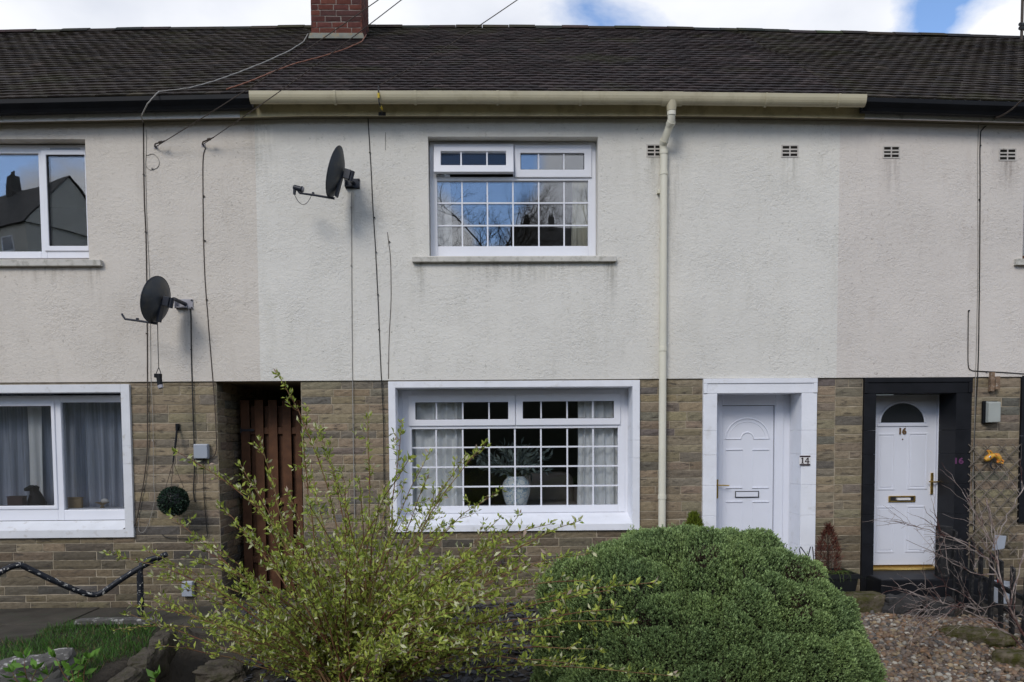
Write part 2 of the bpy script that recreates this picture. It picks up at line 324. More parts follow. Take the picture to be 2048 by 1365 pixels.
# ------------------------------------------------------------------ mesh helpers
ORG = {}
def tag(o, label=None, cat=None, group=None, kind=None):
    if label: o['label'] = label
    if cat: o['category'] = cat
    if group: o['group'] = group
    if kind: o['kind'] = kind
    return o
def empty(name, loc, label=None, cat=None, group=None, rz=0.0):
    o = bpy.data.objects.new(name, None); COL.objects.link(o)
    o.empty_display_size = 0.2
    o.location = loc; o.rotation_euler = (0, 0, rz)
    ORG[o.name] = Vector(loc)
    return tag(o, label, cat, group)
class MB:
    def __init__(s): s.v = []; s.f = []; s.c = []
    def add(s, vs, fs, col=None):
        o = len(s.v); s.v.extend([tuple(p) for p in vs]); s.f.extend([tuple(i + o for i in f) for f in fs])
        s.c.extend([col or (1, 1, 1)] * len(vs))
    def hexa(s, p, col=None):
        s.add(p, [(0, 3, 2, 1), (4, 5, 6, 7), (0, 1, 5, 4), (1, 2, 6, 5), (2, 3, 7, 6), (3, 0, 4, 7)], col)
    def box(s, x0, x1, y0, y1, z0, z1, col=None):
        x0, x1 = sorted((x0, x1)); y0, y1 = sorted((y0, y1)); z0, z1 = sorted((z0, z1))
        s.hexa([(x0, y0, z0), (x1, y0, z0), (x1, y1, z0), (x0, y1, z0), (x0, y0, z1), (x1, y0, z1), (x1, y1, z1), (x0, y1, z1)], col)
    def prism(s, pts, y0, y1, col=None):
        """outline in x,z given anticlockwise seen from -y; extruded from y0 (front) to y1"""
        n = len(pts)
        s.add([(p[0], y0, p[1]) for p in pts] + [(p[0], y1, p[1]) for p in pts],
              [tuple(range(n)), tuple(range(2 * n - 1, n - 1, -1))] + [(i, i + n, (i + 1) % n + n, (i + 1) % n) for i in range(n)], col)
    def frame(s, o, i, y0, y1):
        """a rectangular ring: o, i = (x0,x1,z0,z1); built of four butted bars with mitred corners"""
        O = [(o[0], o[2]), (o[1], o[2]), (o[1], o[3]), (o[0], o[3])]; I = [(i[0], i[2]), (i[1], i[2]), (i[1], i[3]), (i[0], i[3])]
        vs = [(p[0], y, p[1]) for y in (y0, y1) for ring in (O, I) for p in ring]
        fs = []
        for k in range(4):
            j = (k + 1) % 4
            fs += [(k, j, 4 + j, 4 + k), (8 + j, 8 + k, 12 + k, 12 + j), (k, 8 + k, 8 + j, j), (4 + j, 12 + j, 12 + k, 4 + k)]
        s.add(vs, fs)
    def tube(s, pts, r, n=8, cap=True, col=None):
        pts = [Vector(p) for p in pts]; rs = r if isinstance(r, (list, tuple)) else [r] * len(pts)
        vs = []; prev = None
        for i, p in enumerate(pts):
            d = (pts[min(i + 1, len(pts) - 1)] - pts[max(i - 1, 0)])
            d = d.normalized() if d.length > 1e-9 else Vector((0, 0, 1))
            a = prev if prev is not None else (Vector((1, 0, 0)) if abs(d.x) < 0.8 else Vector((0, 1, 0)))
            a = (a - d * a.dot(d)); a = a.normalized() if a.length > 1e-6 else d.orthogonal().normalized()
            b = d.cross(a); prev = a
            for k in range(n):
                t = 2 * math.pi * k / n
                vs.append(p + (a * math.cos(t) + b * math.sin(t)) * rs[i])
        fs = []
        for i in range(len(pts) - 1):
            for k in range(n):
                fs.append((i * n + k, i * n + (k + 1) % n, (i + 1) * n + (k + 1) % n, (i + 1) * n + k))
        if cap:                                  # caps keep their own corners so that the tube shades evenly
            q = len(vs); vs = vs + vs[:n] + vs[-n:]
            fs.append(tuple(q + k for k in range(n - 1, -1, -1))); fs.append(tuple(q + n + k for k in range(n)))
        s.add(vs, fs, col)
    def lathe(s, c, prof, n=24, col=None):
        c = Vector(c); vs = []
        for r, z in prof:
            for k in range(n):
                t = 2 * math.pi * k / n; vs.append(c + Vector((r * math.cos(t), r * math.sin(t), z)))
        fs = [(i * n + k, i * n + (k + 1) % n, (i + 1) * n + (k + 1) % n, (i + 1) * n + k) for i in range(len(prof) - 1) for k in range(n)]
        fs.append(tuple(range(n - 1, -1, -1))); fs.append(tuple((len(prof) - 1) * n + k for k in range(n)))
        s.add(vs, fs, col)
    def blob(s, c, rad, seed=0, amp=0.2, freq=1.2, nu=18, nv=12, power=2.0, col=None):
        c = Vector(c); vs = []; off = Vector((seed * 3.7, seed * 1.3, seed * 7.1))
        def sp(a): return math.copysign(abs(a) ** (2.0 / power), a)
        for j in range(nv + 1):
            ph = -math.pi / 2 + math.pi * j / nv
            for i in range(nu):
                th = 2 * math.pi * i / nu
                d = Vector((sp(math.cos(th)) * sp(math.cos(ph)), sp(math.sin(th)) * sp(math.cos(ph)), sp(math.sin(ph))))
                k = 1 + amp * noise.noise(d * freq + off) + amp * 0.5 * noise.noise(d * freq * 2.7 + off)
                vs.append(c + Vector((d.x * rad[0], d.y * rad[1], d.z * rad[2])) * k)
        fs = [(j * nu + i, j * nu + (i + 1) % nu, (j + 1) * nu + (i + 1) % nu, (j + 1) * nu + i) for j in range(nv) for i in range(nu)]
        s.add(vs, fs, col)
    def build(s, name, mat, parent=None, smooth=False, bev=0.0, org=None, local=False):
        me = bpy.data.meshes.new(name)
        base = Vector((0, 0, 0))
        if parent is not None and not local: base = ORG[parent.name]
        elif org is not None: base = Vector(org)
        me.from_pydata([(p[0] - base.x, p[1] - base.y, p[2] - base.z) for p in s.v], [], s.f)
        me.materials.append(mat)
        at_ = me.attributes.new("Col", 'FLOAT_COLOR', 'POINT')
        at_.data.foreach_set("color", np.array([(*c, 1.0) for c in s.c], dtype=np.float32).ravel())
        if smooth: me.polygons.foreach_set("use_smooth", [True] * len(me.polygons))
        o = bpy.data.objects.new(name, me); COL.objects.link(o)
        if parent is not None:
            o.parent = parent
            ORG[o.name] = Vector(base)
        else:
            o.location = base; ORG[o.name] = Vector(base)
        if bev > 0:
            bm_ = o.modifiers.new("bevel", 'BEVEL'); bm_.width = bev; bm_.segments = 2; bm_.limit_method = 'ANGLE'; bm_.angle_limit = math.radians(40)
        me.update()
        return o
def np_mesh(name, V, Fc, C, mat, parent=None, org=None, smooth=False):
    """mesh from numpy arrays: V (n,3), faces (m,k), colours (n,3)"""
    base = np.array(ORG[parent.name]) if parent is not None else np.array(org if org is not None else (0, 0, 0), dtype=float)
    me = bpy.data.meshes.new(name); n, (mf, k) = len(V), Fc.shape
    me.vertices.add(n); me.vertices.foreach_set("co", (V - base).astype(np.float32).ravel())
    me.loops.add(mf * k); me.loops.foreach_set("vertex_index", Fc.astype(np.int32).ravel())
    me.polygons.add(mf); me.polygons.foreach_set("loop_start", np.arange(0, mf * k, k, dtype=np.int32))
    try: me.polygons.foreach_set("loop_total", np.full(mf, k, dtype=np.int32))
    except Exception: pass
    a = me.attributes.new("Col", 'FLOAT_COLOR', 'POINT'); a.data.foreach_set("color", np.c_[C, np.ones(n)].astype(np.float32).ravel())
    if smooth: me.polygons.foreach_set("use_smooth", [True] * mf)
    me.materials.append(mat); me.update(calc_edges=True); me.validate()
    o = bpy.data.objects.new(name, me); COL.objects.link(o)
    if parent is not None: o.parent = parent
    else: o.location = base
    ORG[o.name] = Vector(base)
    return o
def leaves(P, D, L, Wd, C, rng, fold=0.25):
    """many leaves: base points P, directions D, lengths L, widths Wd, colours C -> V, F (two quads each, folded and pointed)"""
    n = len(P); D = D / np.linalg.norm(D, axis=1, keepdims=True)
    r = rng.normal(size=(n, 3)); S = np.cross(D, r); S /= np.linalg.norm(S, axis=1, keepdims=True) + 1e-9
    N = np.cross(S, D)
    L = L[:, None]; Wd = Wd[:, None]
    b = P; t = P + D * L - N * L * 0.12
    l = P + D * L * 0.5 + S * Wd * 0.5 + N * Wd * fold; rr = P + D * L * 0.5 - S * Wd * 0.5 + N * Wd * fold
    V = np.stack([b, l, t, rr], 1).reshape(-1, 3)
    i = np.arange(n) * 4
    Fc = np.stack([i, i + 1, i + 2, i + 3], 1)
    return V, Fc, np.repeat(C, 4, 0)
def rectpx(px0, py0, px1, py1, y):
    """world rectangle (x0,x1,z0,z1) in plane y from pixel edges"""
    mx_, my_ = (px0 + px1) / 2, (py0 + py1) / 2
    return (at(px0, my_, y).x, at(px1, my_, y).x, at(mx_, py1, y).z, at(mx_, py0, y).z)
def text_obj(body, x, z, y, h, depth, mat, name, parent=None, bold=0.0, wide=1.0, org=None):
    cu = bpy.data.curves.new("t", 'FONT'); cu.body = body; cu.size = h / 0.70; cu.extrude = depth / 2; cu.offset = bold; cu.align_x = 'CENTER'; cu.resolution_u = 4
    ob = bpy.data.objects.new("t", cu); COL.objects.link(ob)
    dg = bpy.context.evaluated_depsgraph_get(); me = bpy.data.meshes.new_from_object(ob.evaluated_get(dg))
    vs = [(v.co.x * wide, v.co.y, v.co.z) for v in me.vertices]; fs = [tuple(p.vertices) for p in me.polygons]
    bpy.data.objects.remove(ob); bpy.data.curves.remove(cu); bpy.data.meshes.remove(me)
    mb = MB(); mb.add([(x + a, y - c, z - h / 2 + b) for a, b, c in vs], fs)
    return mb.build(name, mat, parent, org=org)

# ------------------------------------------------------------------ ground and surroundings
def sst(a, b, x):
    t = min(1, max(0, (x - a) / (b - a))); return t * t * (3 - 2 * t)
def gz(x, y):
    z = 0.10 * sst(2.2, 3.4, x) * sst(-5, -2.5, y)
    z -= 0.05 * max(0.0, min(3.0, -y - 1.2))
    z -= 0.28 * sst(-2.98, -2.82, x) * (1 - sst(-2.5, -2.1, x)) * (1 - sst(-1.75, -1.5, y)) * sst(-9, -5, y)
    z -= 0.115 * sst(2.6, 3.6, x) * max(0.0, min(3.0, -y - 0.5)) * sst(-7, -4, y)
    ye = -1.32 - 0.42 * (1 - sst(-4.7, -3.8, x))
    z += 0.15 * (1 - sst(-2.98, -2.86, x)) * (1 - sst(ye - 0.10, ye + 0.04, y)) * sst(-8, -5, y)
    z += 0.55 * (1 - sst(-8.5, -6.0, y))
    z += 0.22 * max(0.0, min(150.0, -y - 15.0))
    return z
def lin(a, b, n): return [a + (b - a) * i / n for i in range(n)]
def on_ground(px, py):
    d = ray(px, py); t = 6.0
    for _ in range(40):
        p = CAM_P + d * t; t += (p.z - gz(p.x, p.y)) / max(0.05, -d.z) * 0.7
    return CAM_P + d * t
xs = lin(-400, -60, 8) + lin(-60, -9, 14) + lin(-9, 9, 150) + lin(9, 60, 14) + lin(60, 401, 9)
ys = lin(-400, -80, 8) + lin(-80, -10, 35) + lin(-10, -4, 24) + lin(-4, 0.2, 50) + lin(0.2, 400, 12)
g = MB()
g.add([(x, y, gz(x, y) - (0.02 if y > 0.1 else 0) + (0.012 * noise.noise(Vector((x * 3, y * 3, 0))) if y > -9 else 0)) for y in ys for x in xs],
      [(j * len(xs) + i, j * len(xs) + i + 1, (j + 1) * len(xs) + i + 1, (j + 1) * len(xs) + i) for j in range(len(ys) - 1) for i in range(len(xs) - 1)])
def ground_mat():
    ma, nt, b = new_mat("garden_ground", 0.95, 0.1)
    n = noise_n(nt, 2.5, 7, 0.6)
    c = mix(nt, ramp(nt, [(0.3, 0), (0.7, 1)], n).outputs[0], (0.035, 0.03, 0.024), (0.075, 0.065, 0.052))
    sp = node(nt, "ShaderNodeSeparateXYZ"); nt.links.new(pos(nt), sp.inputs[0])
    mr = node(nt, "ShaderNodeMapRange", i_1=-14.0, i_2=-17.0); nt.links.new(sp.outputs['Y'], mr.inputs[0])
    c = mix(nt, mr.outputs[0], c, (0.018, 0.023, 0.011))
    nt.links.new(c, b.inputs['Base Color']); bump(nt, b, noise_n(nt, 22, 6), 0.8, 0.03); return ma
tag(g.build("ground", ground_mat(), smooth=True), kind='structure')

# ------------------------------------------------------------------ the terrace
X_L, X_R = -9.6, 10.2
XP_L, XP_R = at(516, 500).x, at(1675, 500).x            # party lines
Z_BAND = at(1000, 760).z                                # stone below, render above
Y_REN, Y_STO = -0.02, 0.0
Y_EAVE = -0.27
Y_SOF = -0.13

def poly_z(pts, y, extra=0.0):
    """z as a function of x from a pixel polyline at depth y"""
    q = [at(a, b, y) for a, b in pts]
    X = [p.x for p in q]; Z = [p.z + extra for p in q]
    def f(x):
        if x <= X[0]: i = 0
        elif x >= X[-1]: i = len(X) - 2
        else: i = max(k for k in range(len(X) - 1) if X[k] <= x)
        t = (x - X[i]) / (X[i + 1] - X[i]); t = max(-1.2, min(2.2, t))
        return Z[i] + (Z[i + 1] - Z[i]) * t
    return f
Y_RIDGE = 3.85
eave_z = poly_z([(0, 201), (500, 190), (940, 190), (1326, 192), (1739, 197), (2048, 207)], Y_EAVE)
ridge_z = poly_z([(0, 68), (300, 62), (620, 58), (940, 57), (1300, 60), (1640, 68), (2048, 79)], Y_RIDGE)
fasc_z = poly_z([(0, 243.6), (481, 234.5), (500, 231), (1400, 231), (1728, 236.5), (2048, 245)], Y_SOF - 0.02)

house_l = empty("terraced_house", ((X_L + XP_L) / 2, 4, 0), "terraced house on the left with pinkish beige render, black gutter and plain undivided windows", "house", "houses of the terrace")
house_m = empty("terraced_house", ((XP_L + XP_R) / 2, 4, 0), "cream rendered terraced house in the middle with cream gutter, downpipe and white gridded windows", "house", "houses of the terrace")
house_r = empty("terraced_house", ((XP_R + X_R) / 2, 4, 0), "pale pink rendered terraced house on the right with white door in a black surround", "house", "houses of the terrace")

# openings in the wall planes: (x0,x1,z0,z1)
def mean_rect(l, r, t, b): return (at(l[0], l[1]).x, at(r[0], r[1]).x, at(*b).z, at(*t).z)
OP_MU = mean_rect((857.5, 394), (1195.6, 393), (1026, 275), (1026, 513))
OP_ML = mean_rect((793, 910), (1264, 910), (1030, 775), (1030, 1049))
OP_LU = (at(176, 400).x - 2.15, at(176, 400).x, at(90, 520).z, at(90, 280).z)
OP_LL = (at(248, 910).x - 2.75, at(248, 910).x, at(130, 1060).z, at(130, 786).z)
OP_D14 = (at(1432, 900).x, at(1600, 900).x, 0.05, at(1516, 787).z)
OP_D16 = (at(1747, 950).x, at(1906, 950).x, at(1820, 1142).z, at(1830, 787).z)
OP_PAS = (at(436, 900).x, at(604, 880).x, -0.1, at(520, 761).z)
OP_RL = (at(2050, 900).x, at(2050, 900).x + 2.4, at(2050, 1030).z, at(2050, 770).z)
OP_RU = (at(2046, 380).x, at(2046, 380).x + 1.9, at(2046, 520).z, at(2046, 318).z)

def wall_sheet(x0, x1, z0, z1, holes, y0, y1):
    """wall slab with holes: front, back and the reveals of each hole"""
    mb = MB()
    X = sorted({x0, x1} | {h[i] for h in holes for i in (0, 1) if x0 < h[i] < x1}); Z = sorted({z0, z1} | {h[i] for h in holes for i in (2, 3) if z0 < h[i] < z1})
    for a, b in zip(X, X[1:]):
        for c, d in zip(Z, Z[1:]):
            mxx, mzz = (a + b) / 2, (c + d) / 2
            if any(h[0] < mxx < h[1] and h[2] < mzz < h[3] for h in holes): continue
            mb.add([(a, y0, c), (b, y0, c), (b, y0, d), (a, y0, d)], [(0, 1, 2, 3)])
            mb.add([(a, y1, c), (b, y1, c), (b, y1, d), (a, y1, d)], [(3, 2, 1, 0)])
    def reveal(h):
        a, b = max(h[0], x0), min(h[1], x1); c, d = max(h[2], z0), min(h[3], z1)
        if h[0] >= x0: mb.add([(a, y0, c), (a, y1, c), (a, y1, d), (a, y0, d)], [(0, 1, 2, 3)])
        if h[1] <= x1: mb.add([(b, y0, c), (b, y1, c), (b, y1, d), (b, y0, d)], [(3, 2, 1, 0)])
        if h[3] < z1: mb.add([(a, y0, d), (b, y0, d), (b, y1, d), (a, y1, d)], [(0, 1, 2, 3)])
        if h[2] > z0: mb.add([(a, y0, c), (b, y0, c), (b, y1, c), (a, y1, c)], [(3, 2, 1, 0)])
    for h in holes: reveal(h)
    # bottom and top edges
    mb.add([(x0, y0, z0), (x1, y0, z0), (x1, y1, z0), (x0, y1, z0)], [(3, 2, 1, 0)])
    mb.add([(x0, y0, z1), (x1, y0, z1), (x1, y1, z1), (x0, y1, z1)], [(0, 1, 2, 3)])
    return mb
Z_TOP = max(eave_z(XP_L), eave_z(XP_R)) + 0.02
REN_HOLES = [OP_LU, OP_MU, OP_RU]
for hs, a, b, mt in ((house_l, X_L, XP_L, M_REND_LEFT), (house_m, XP_L, XP_R, M_REND_MID), (house_r, XP_R, X_R, M_REND_RIGHT)):
    hl = [h for h in REN_HOLES if h[1] > a and h[0] < b]
    wall_sheet(a, b, Z_BAND, Z_TOP, hl, Y_REN, 0.28).build("upper_wall", mt, hs)

# stone: coursed split blocks in front of a mortar bed
random.seed(11)
def stone_col(rn):
    t = rn.random()
    if t < 0.58: b = (0.252, 0.204, 0.136)
    elif t < 0.78: b = (0.22, 0.178, 0.125)
    elif t < 0.93: b = (0.185, 0.158, 0.122)
    else: b = (0.150, 0.134, 0.112)
    k = rn.uniform(1.06, 1.40); return tuple(c * k * rn.uniform(0.95, 1.05) for c in b)
def stones(mb, fn, u0, u1, z0, z1, holes, rn, hc=(0.084, 0.112), lc=(0.16, 0.56), joint=0.012, colf=stone_col, step=0.045, rough=0.007):
    z = z0; row = 0
    while z < z1 - 0.03:
        h = rn.uniform(*hc)
        if z + h > z1 - 0.04: h = z1 - z
        zt = z + h
        ext = []                     # (ua, ub, za, zb)
        spans = [(u0, u1)]
        for ho in holes:
            if ho[3] <= z or ho[2] >= zt: continue
            ns = []
            for a, b in spans:
                if ho[1] <= a or ho[0] >= b: ns.append((a, b)); continue
                if ho[0] > a: ns.append((a, ho[0]))
                if ho[1] < b: ns.append((ho[1], b))
                if ho[3] < zt - 0.035: ext.append((max(a, ho[0]), min(b, ho[1]), ho[3], zt))
                if ho[2] > z + 0.035: ext.append((max(a, ho[0]), min(b, ho[1]), z, ho[2]))
            spans = ns
        for a, b, za, zb in [(a, b, z, zt) for a, b in spans] + ext:
            u = a - (rn.uniform(0, lc[1] * 0.6) if a == u0 else 0)
            while u < b - 0.005:
                l = rn.uniform(*lc)
                if b - (u + l) < lc[0] * 0.7: l = b - u
                ua, ub = max(u, a) + joint / 2, min(u + l, b) - joint / 2
                u += l
                if ub - ua < 0.02: continue
                zza, zzb = za + joint / 2 + rn.uniform(-.003, .003), zb - joint / 2 + rn.uniform(-.003, .003)
                nu = max(2, int((ub - ua) / step)); nz = max(3, int((zzb - zza) / 0.026))
                col = colf(rn); dk = 1.0 - 0.40 * (1 - sst(0.55, 1.15, zza)) * (1 if rn.random() < 0.8 else 0.4); col = tuple(c * dk for c in col); pr = rn.uniform(0.000, 0.006); off = Vector((rn.uniform(0, 99), rn.uniform(0, 99), rn.uniform(0, 99)))  # low courses darkened: ground dirt, plus planting shade and vignetting painted into the colour
                vs = []
                for j in range(nz + 1):
                    for i in range(nu + 1):
                        s, t = i / nu, j / nz
                        e = min(1.0, min(s * (ub - ua), (1 - s) * (ub - ua)) / 0.014, min(t, 1 - t) * (zzb - zza) / 0.014)
                        uu, zz = ua + (ub - ua) * s, zza + (zzb - zza) * t
                        d = pr * e + rough * (noise.noise(Vector((uu * 9, zz * 30, 0)) + off) + 0.5 * noise.noise(Vector((uu * 22, zz * 60, 3)) + off)) * (0.25 + 0.75 * e)
                        edge = (s in (0, 1), t in (0, 1))
                        wob = 0.006 * noise.noise(Vector((uu * 14, zz * 14, 9)) + off)
                        vs.append(fn(uu + (wob if edge[0] else 0), zz + (wob if edge[1] else 0), d))
                ctr = len(vs); W1 = nu + 1
                fs = [(j * W1 + i, j * W1 + i + 1, (j + 1) * W1 + i + 1, (j + 1) * W1 + i) for j in range(nz) for i in range(nu)]
                # sides run back to the mortar bed
                ring = [i for i in range(W1)] + [j * W1 + nu for j in range(1, nz + 1)] + [nz * W1 + i for i in range(nu - 1, -1, -1)] + [j * W1 for j in range(nz - 1, 0, -1)]
                rv = []
                for k in ring:
                    j, i = divmod(k, W1); rv.append(fn(ua + (ub - ua) * i / nu, zza + (zzb - zza) * j / nz, -0.02))
                nR = len(ring)
                fs += [(ring[k], ctr + k, ctr + (k + 1) % nR, ring[(k + 1) % nR]) for k in range(nR)]
                mb.add(vs + rv, fs, col)
        z = zt; row += 1

SUR = {}    # outer rectangles of the stone surrounds, cut out of the stonework
SUR['ml'] = mean_rect((779, 910), (1278.5, 908), (1030, 762.5), (1030, 1062))
SUR['ll'] = (OP_LL[0] - 0.085, at(265.5, 920).x, at(130, 1075.6).z, at(130, 770).z)
SUR['d14'] = (at(1404.5, 900).x, at(1630.5, 900).x, -0.1, at(1516, 757.8).z)
SUR['d16'] = (at(1723.5, 940).x, at(1938, 900).x, -0.1, at(1830, 756).z)
SUR['rl'] = (at(2038, 900).x, OP_RL[1] + 0.1, at(2045, 1045).z, at(2045, 752).z)
S_HOLES = [SUR['ml'], SUR['ll'], SUR['d14'], SUR['d16'], SUR['rl'], OP_PAS]
front = lambda u, z, d: (u, Y_STO - d, z)
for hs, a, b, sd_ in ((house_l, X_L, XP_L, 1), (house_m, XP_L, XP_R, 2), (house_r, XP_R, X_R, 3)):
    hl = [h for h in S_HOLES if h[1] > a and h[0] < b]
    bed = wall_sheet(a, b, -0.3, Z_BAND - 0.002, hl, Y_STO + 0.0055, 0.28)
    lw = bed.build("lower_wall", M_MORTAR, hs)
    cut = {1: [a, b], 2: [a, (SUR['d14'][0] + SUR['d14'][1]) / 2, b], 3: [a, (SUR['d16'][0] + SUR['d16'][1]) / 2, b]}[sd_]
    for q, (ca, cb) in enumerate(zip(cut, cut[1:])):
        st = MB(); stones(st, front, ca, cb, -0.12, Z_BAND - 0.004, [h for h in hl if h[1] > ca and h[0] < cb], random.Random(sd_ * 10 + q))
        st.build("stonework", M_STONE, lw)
# passage between the left and the middle house: stone cheeks, dark inner walls and ceiling
pa = MB()
PY0, PY1 = 0.006, 7.5
x0, x1, zt = OP_PAS[0], OP_PAS[1], OP_PAS[3]
pa.box(x0 - 0.1, x0 - 0.012, 0.281, PY1, -0.3, zt + 0.1); pa.box(x1 + 0.012, x1 + 0.1, 0.281, PY1, -0.3, zt + 0.1)
pa.box(x0 - 0.012, x1 + 0.012, 0.281, PY1, zt + 0.002, zt + 0.1); pa.box(x0 - 0.012, x1 + 0.012, PY1, PY1 + 0.1, -0.3, zt + 0.1)
pas = pa.build("passage", M_MORTAR, house_l)
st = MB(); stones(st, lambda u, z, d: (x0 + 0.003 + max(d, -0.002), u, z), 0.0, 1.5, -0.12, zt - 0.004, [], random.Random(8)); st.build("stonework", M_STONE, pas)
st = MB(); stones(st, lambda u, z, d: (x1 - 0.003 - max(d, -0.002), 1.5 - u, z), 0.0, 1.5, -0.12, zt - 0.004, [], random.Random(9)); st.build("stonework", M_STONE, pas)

# rooms behind the windows and doors (dark inside)
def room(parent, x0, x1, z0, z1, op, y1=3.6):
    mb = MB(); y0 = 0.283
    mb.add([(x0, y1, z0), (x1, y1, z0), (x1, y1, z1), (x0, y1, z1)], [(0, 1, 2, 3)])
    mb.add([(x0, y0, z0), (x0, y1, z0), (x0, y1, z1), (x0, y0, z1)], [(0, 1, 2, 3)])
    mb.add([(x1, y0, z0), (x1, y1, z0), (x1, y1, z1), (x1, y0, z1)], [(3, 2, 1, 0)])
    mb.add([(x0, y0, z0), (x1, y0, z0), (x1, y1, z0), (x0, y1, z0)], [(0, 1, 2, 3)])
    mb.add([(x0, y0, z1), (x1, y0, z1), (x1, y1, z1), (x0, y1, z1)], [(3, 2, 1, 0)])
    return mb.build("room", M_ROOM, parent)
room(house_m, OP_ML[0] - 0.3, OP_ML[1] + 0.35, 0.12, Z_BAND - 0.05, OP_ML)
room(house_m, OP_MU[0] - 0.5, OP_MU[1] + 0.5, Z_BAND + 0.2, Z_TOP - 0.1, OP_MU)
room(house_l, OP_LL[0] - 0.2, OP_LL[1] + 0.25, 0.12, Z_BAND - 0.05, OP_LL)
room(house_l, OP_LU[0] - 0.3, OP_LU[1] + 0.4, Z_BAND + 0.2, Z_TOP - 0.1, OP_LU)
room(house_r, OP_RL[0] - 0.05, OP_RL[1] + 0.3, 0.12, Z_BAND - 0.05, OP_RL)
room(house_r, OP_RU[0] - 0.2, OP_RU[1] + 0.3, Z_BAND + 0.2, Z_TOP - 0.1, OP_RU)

# roofs ------------------------------------------------------------------
NCO = 33
def roof_pt(x, t, h):
    ze, zr = eave_z(x), ridge_z(x)
    y = Y_EAVE + (Y_RIDGE - Y_EAVE) * t
    z = ze + (zr - ze) * t + 0.016 * noise.noise(Vector((x * 0.8, t * 5, 4))) * min(1, t * 6)
    return (x, y - 0.57 * h, z + 0.82 * h)
def make_roof(parent, xa, xb, seed, cols, skew=0.0):
    rn = random.Random(seed); mb = MB()
    tw = 0.168; g = 1.0 / NCO
    for i in range(NCO):
        off = (i % 2) * tw / 2 - tw * rn.random() * 0.15
        x = xa - tw + off; wob = rn.uniform(-0.004, 0.004)
        sag = rn.uniform(0, 6.28)
        while x < xb:
            a, b = max(x + 0.002, xa), min(x + tw - 0.002, xb); x += tw
            if b - a < 0.015: continue
            t0 = i * g + rn.uniform(-0.0016, 0.0016) + 0.0016 * math.sin(a * 2.2 + sag); t1 = min(1.0, (i + 1) * g + 0.012)
            lift0 = 0.028 + rn.uniform(-0.0025, 0.0035); lift1 = 0.010; th = 0.017
            tw_ = rn.uniform(-0.002, 0.002)
            c = rn.choice(cols); k = rn.uniform(0.8, 1.2) * (1.7 if rn.random() < 0.025 else 1.0); c = tuple(q * k for q in c)
            mid = (a + b) / 2; cb = 0.004
            vs = [roof_pt(a, t0, lift0 - th + tw_), roof_pt(mid, t0, lift0 - th + cb), roof_pt(b, t0, lift0 - th - tw_), roof_pt(a, t0, lift0 + tw_), roof_pt(mid, t0, lift0 + cb), roof_pt(b, t0, lift0 - tw_),
                  roof_pt(a, t1, lift1), roof_pt(mid, t1, lift1 + cb), roof_pt(b, t1, lift1)]
            mb.add(vs, [(0, 1, 4, 3), (1, 2, 5, 4), (3, 4, 7, 6), (4, 5, 8, 7), (0, 3, 6), (2, 8, 5)], c)
    # underlay and the back slope
    n = 24; X = [xa + (xb - xa) * i / n for i in range(n + 1)]
    for p, q in zip(X, X[1:]):
        mb.add([roof_pt(p, 0.0, -0.02), roof_pt(q, 0.0, -0.02), roof_pt(q, 1, -0.02), roof_pt(p, 1, -0.02)], [(0, 1, 2, 3)], (0.01, 0.01, 0.01))
        mb.add([(p, Y_RIDGE, ridge_z(p) + 0.0), (q, Y_RIDGE, ridge_z(q)), (q, 8.3, eave_z(q)), (p, 8.3, eave_z(p))], [(0, 1, 2, 3)], cols[0])
    rf = mb.build("roof", M_TILE, parent)
    rd = MB(); x = xa; rl = 0.42
    while x < xb - 0.05:
        b = min(x + rl, xb); zz = rn.uniform(-0.008, 0.008); c = tuple(q * rn.uniform(0.7, 1.4) for q in rn.choice(cols))
        prof = [(-0.15, -0.055), (-0.10, 0.0), (-0.045, 0.035), (0.0, 0.045), (0.045, 0.035), (0.10, 0.0), (0.15, -0.055)]
        vs = [(xx, Y_RIDGE + p, ridge_z(xx) + q + zz) for xx in (x + 0.004, b - 0.004) for p, q in prof]
        n = len(prof)
        rd.add(vs, [(k, k + n, k + n + 1, k + 1) for k in range(n - 1)] + [tuple(range(n)), tuple(range(2 * n - 1, n - 1, -1))], c)
        x = b
    rd.build("ridge", M_TILE, rf)
    return rf
C_MOSS = [(0.034, 0.026, 0.021), (0.040, 0.030, 0.023), (0.029, 0.023, 0.020), (0.036, 0.029, 0.018), (0.048, 0.037, 0.029)]
C_MAR = [(0.036, 0.026, 0.025), (0.042, 0.030, 0.028), (0.030, 0.023, 0.022), (0.052, 0.038, 0.035), (0.036, 0.029, 0.027)]
make_roof(house_l, X_L, XP_L, 1, C_MOSS)
roof_m = make_roof(house_m, XP_L, XP_R, 2, C_MAR)
roof_r = make_roof(house_r, XP_R, X_R, 3, C_MOSS)

# chimney on the party line
lo_, hi_ = Y_EAVE, Y_RIDGE
for _ in range(30):
    cyf = (lo_ + hi_) / 2; p_ = at(672, 81, cyf)
    if p_.z > roof_pt(p_.x, (cyf - Y_EAVE) / (Y_RIDGE - Y_EAVE), 0.03)[2]: lo_ = cyf
    else: hi_ = cyf
cyd = 0.70
cx0, cx1 = at(621, 40, cyf).x, at(724, 40, cyf).x
cz0 = at(672, 79, cyf).z; czb = at(672, 67, cyf).z
ch = MB(); ch.box(cx0 + 0.012, cx1 - 0.012, cyf + 0.012, cyf + cyd, cz0 - 0.4, cz0 + 2.2)
chim = ch.build("chimney", M_MORTAR_B, roof_m)
bk = MB()
def brick_col(r):
    b = r.choice([(0.14, 0.050, 0.038), (0.17, 0.062, 0.045), (0.115, 0.044, 0.037), (0.09, 0.042, 0.038)]); k = r.uniform(0.8, 1.2); return tuple(c * k for c in b)
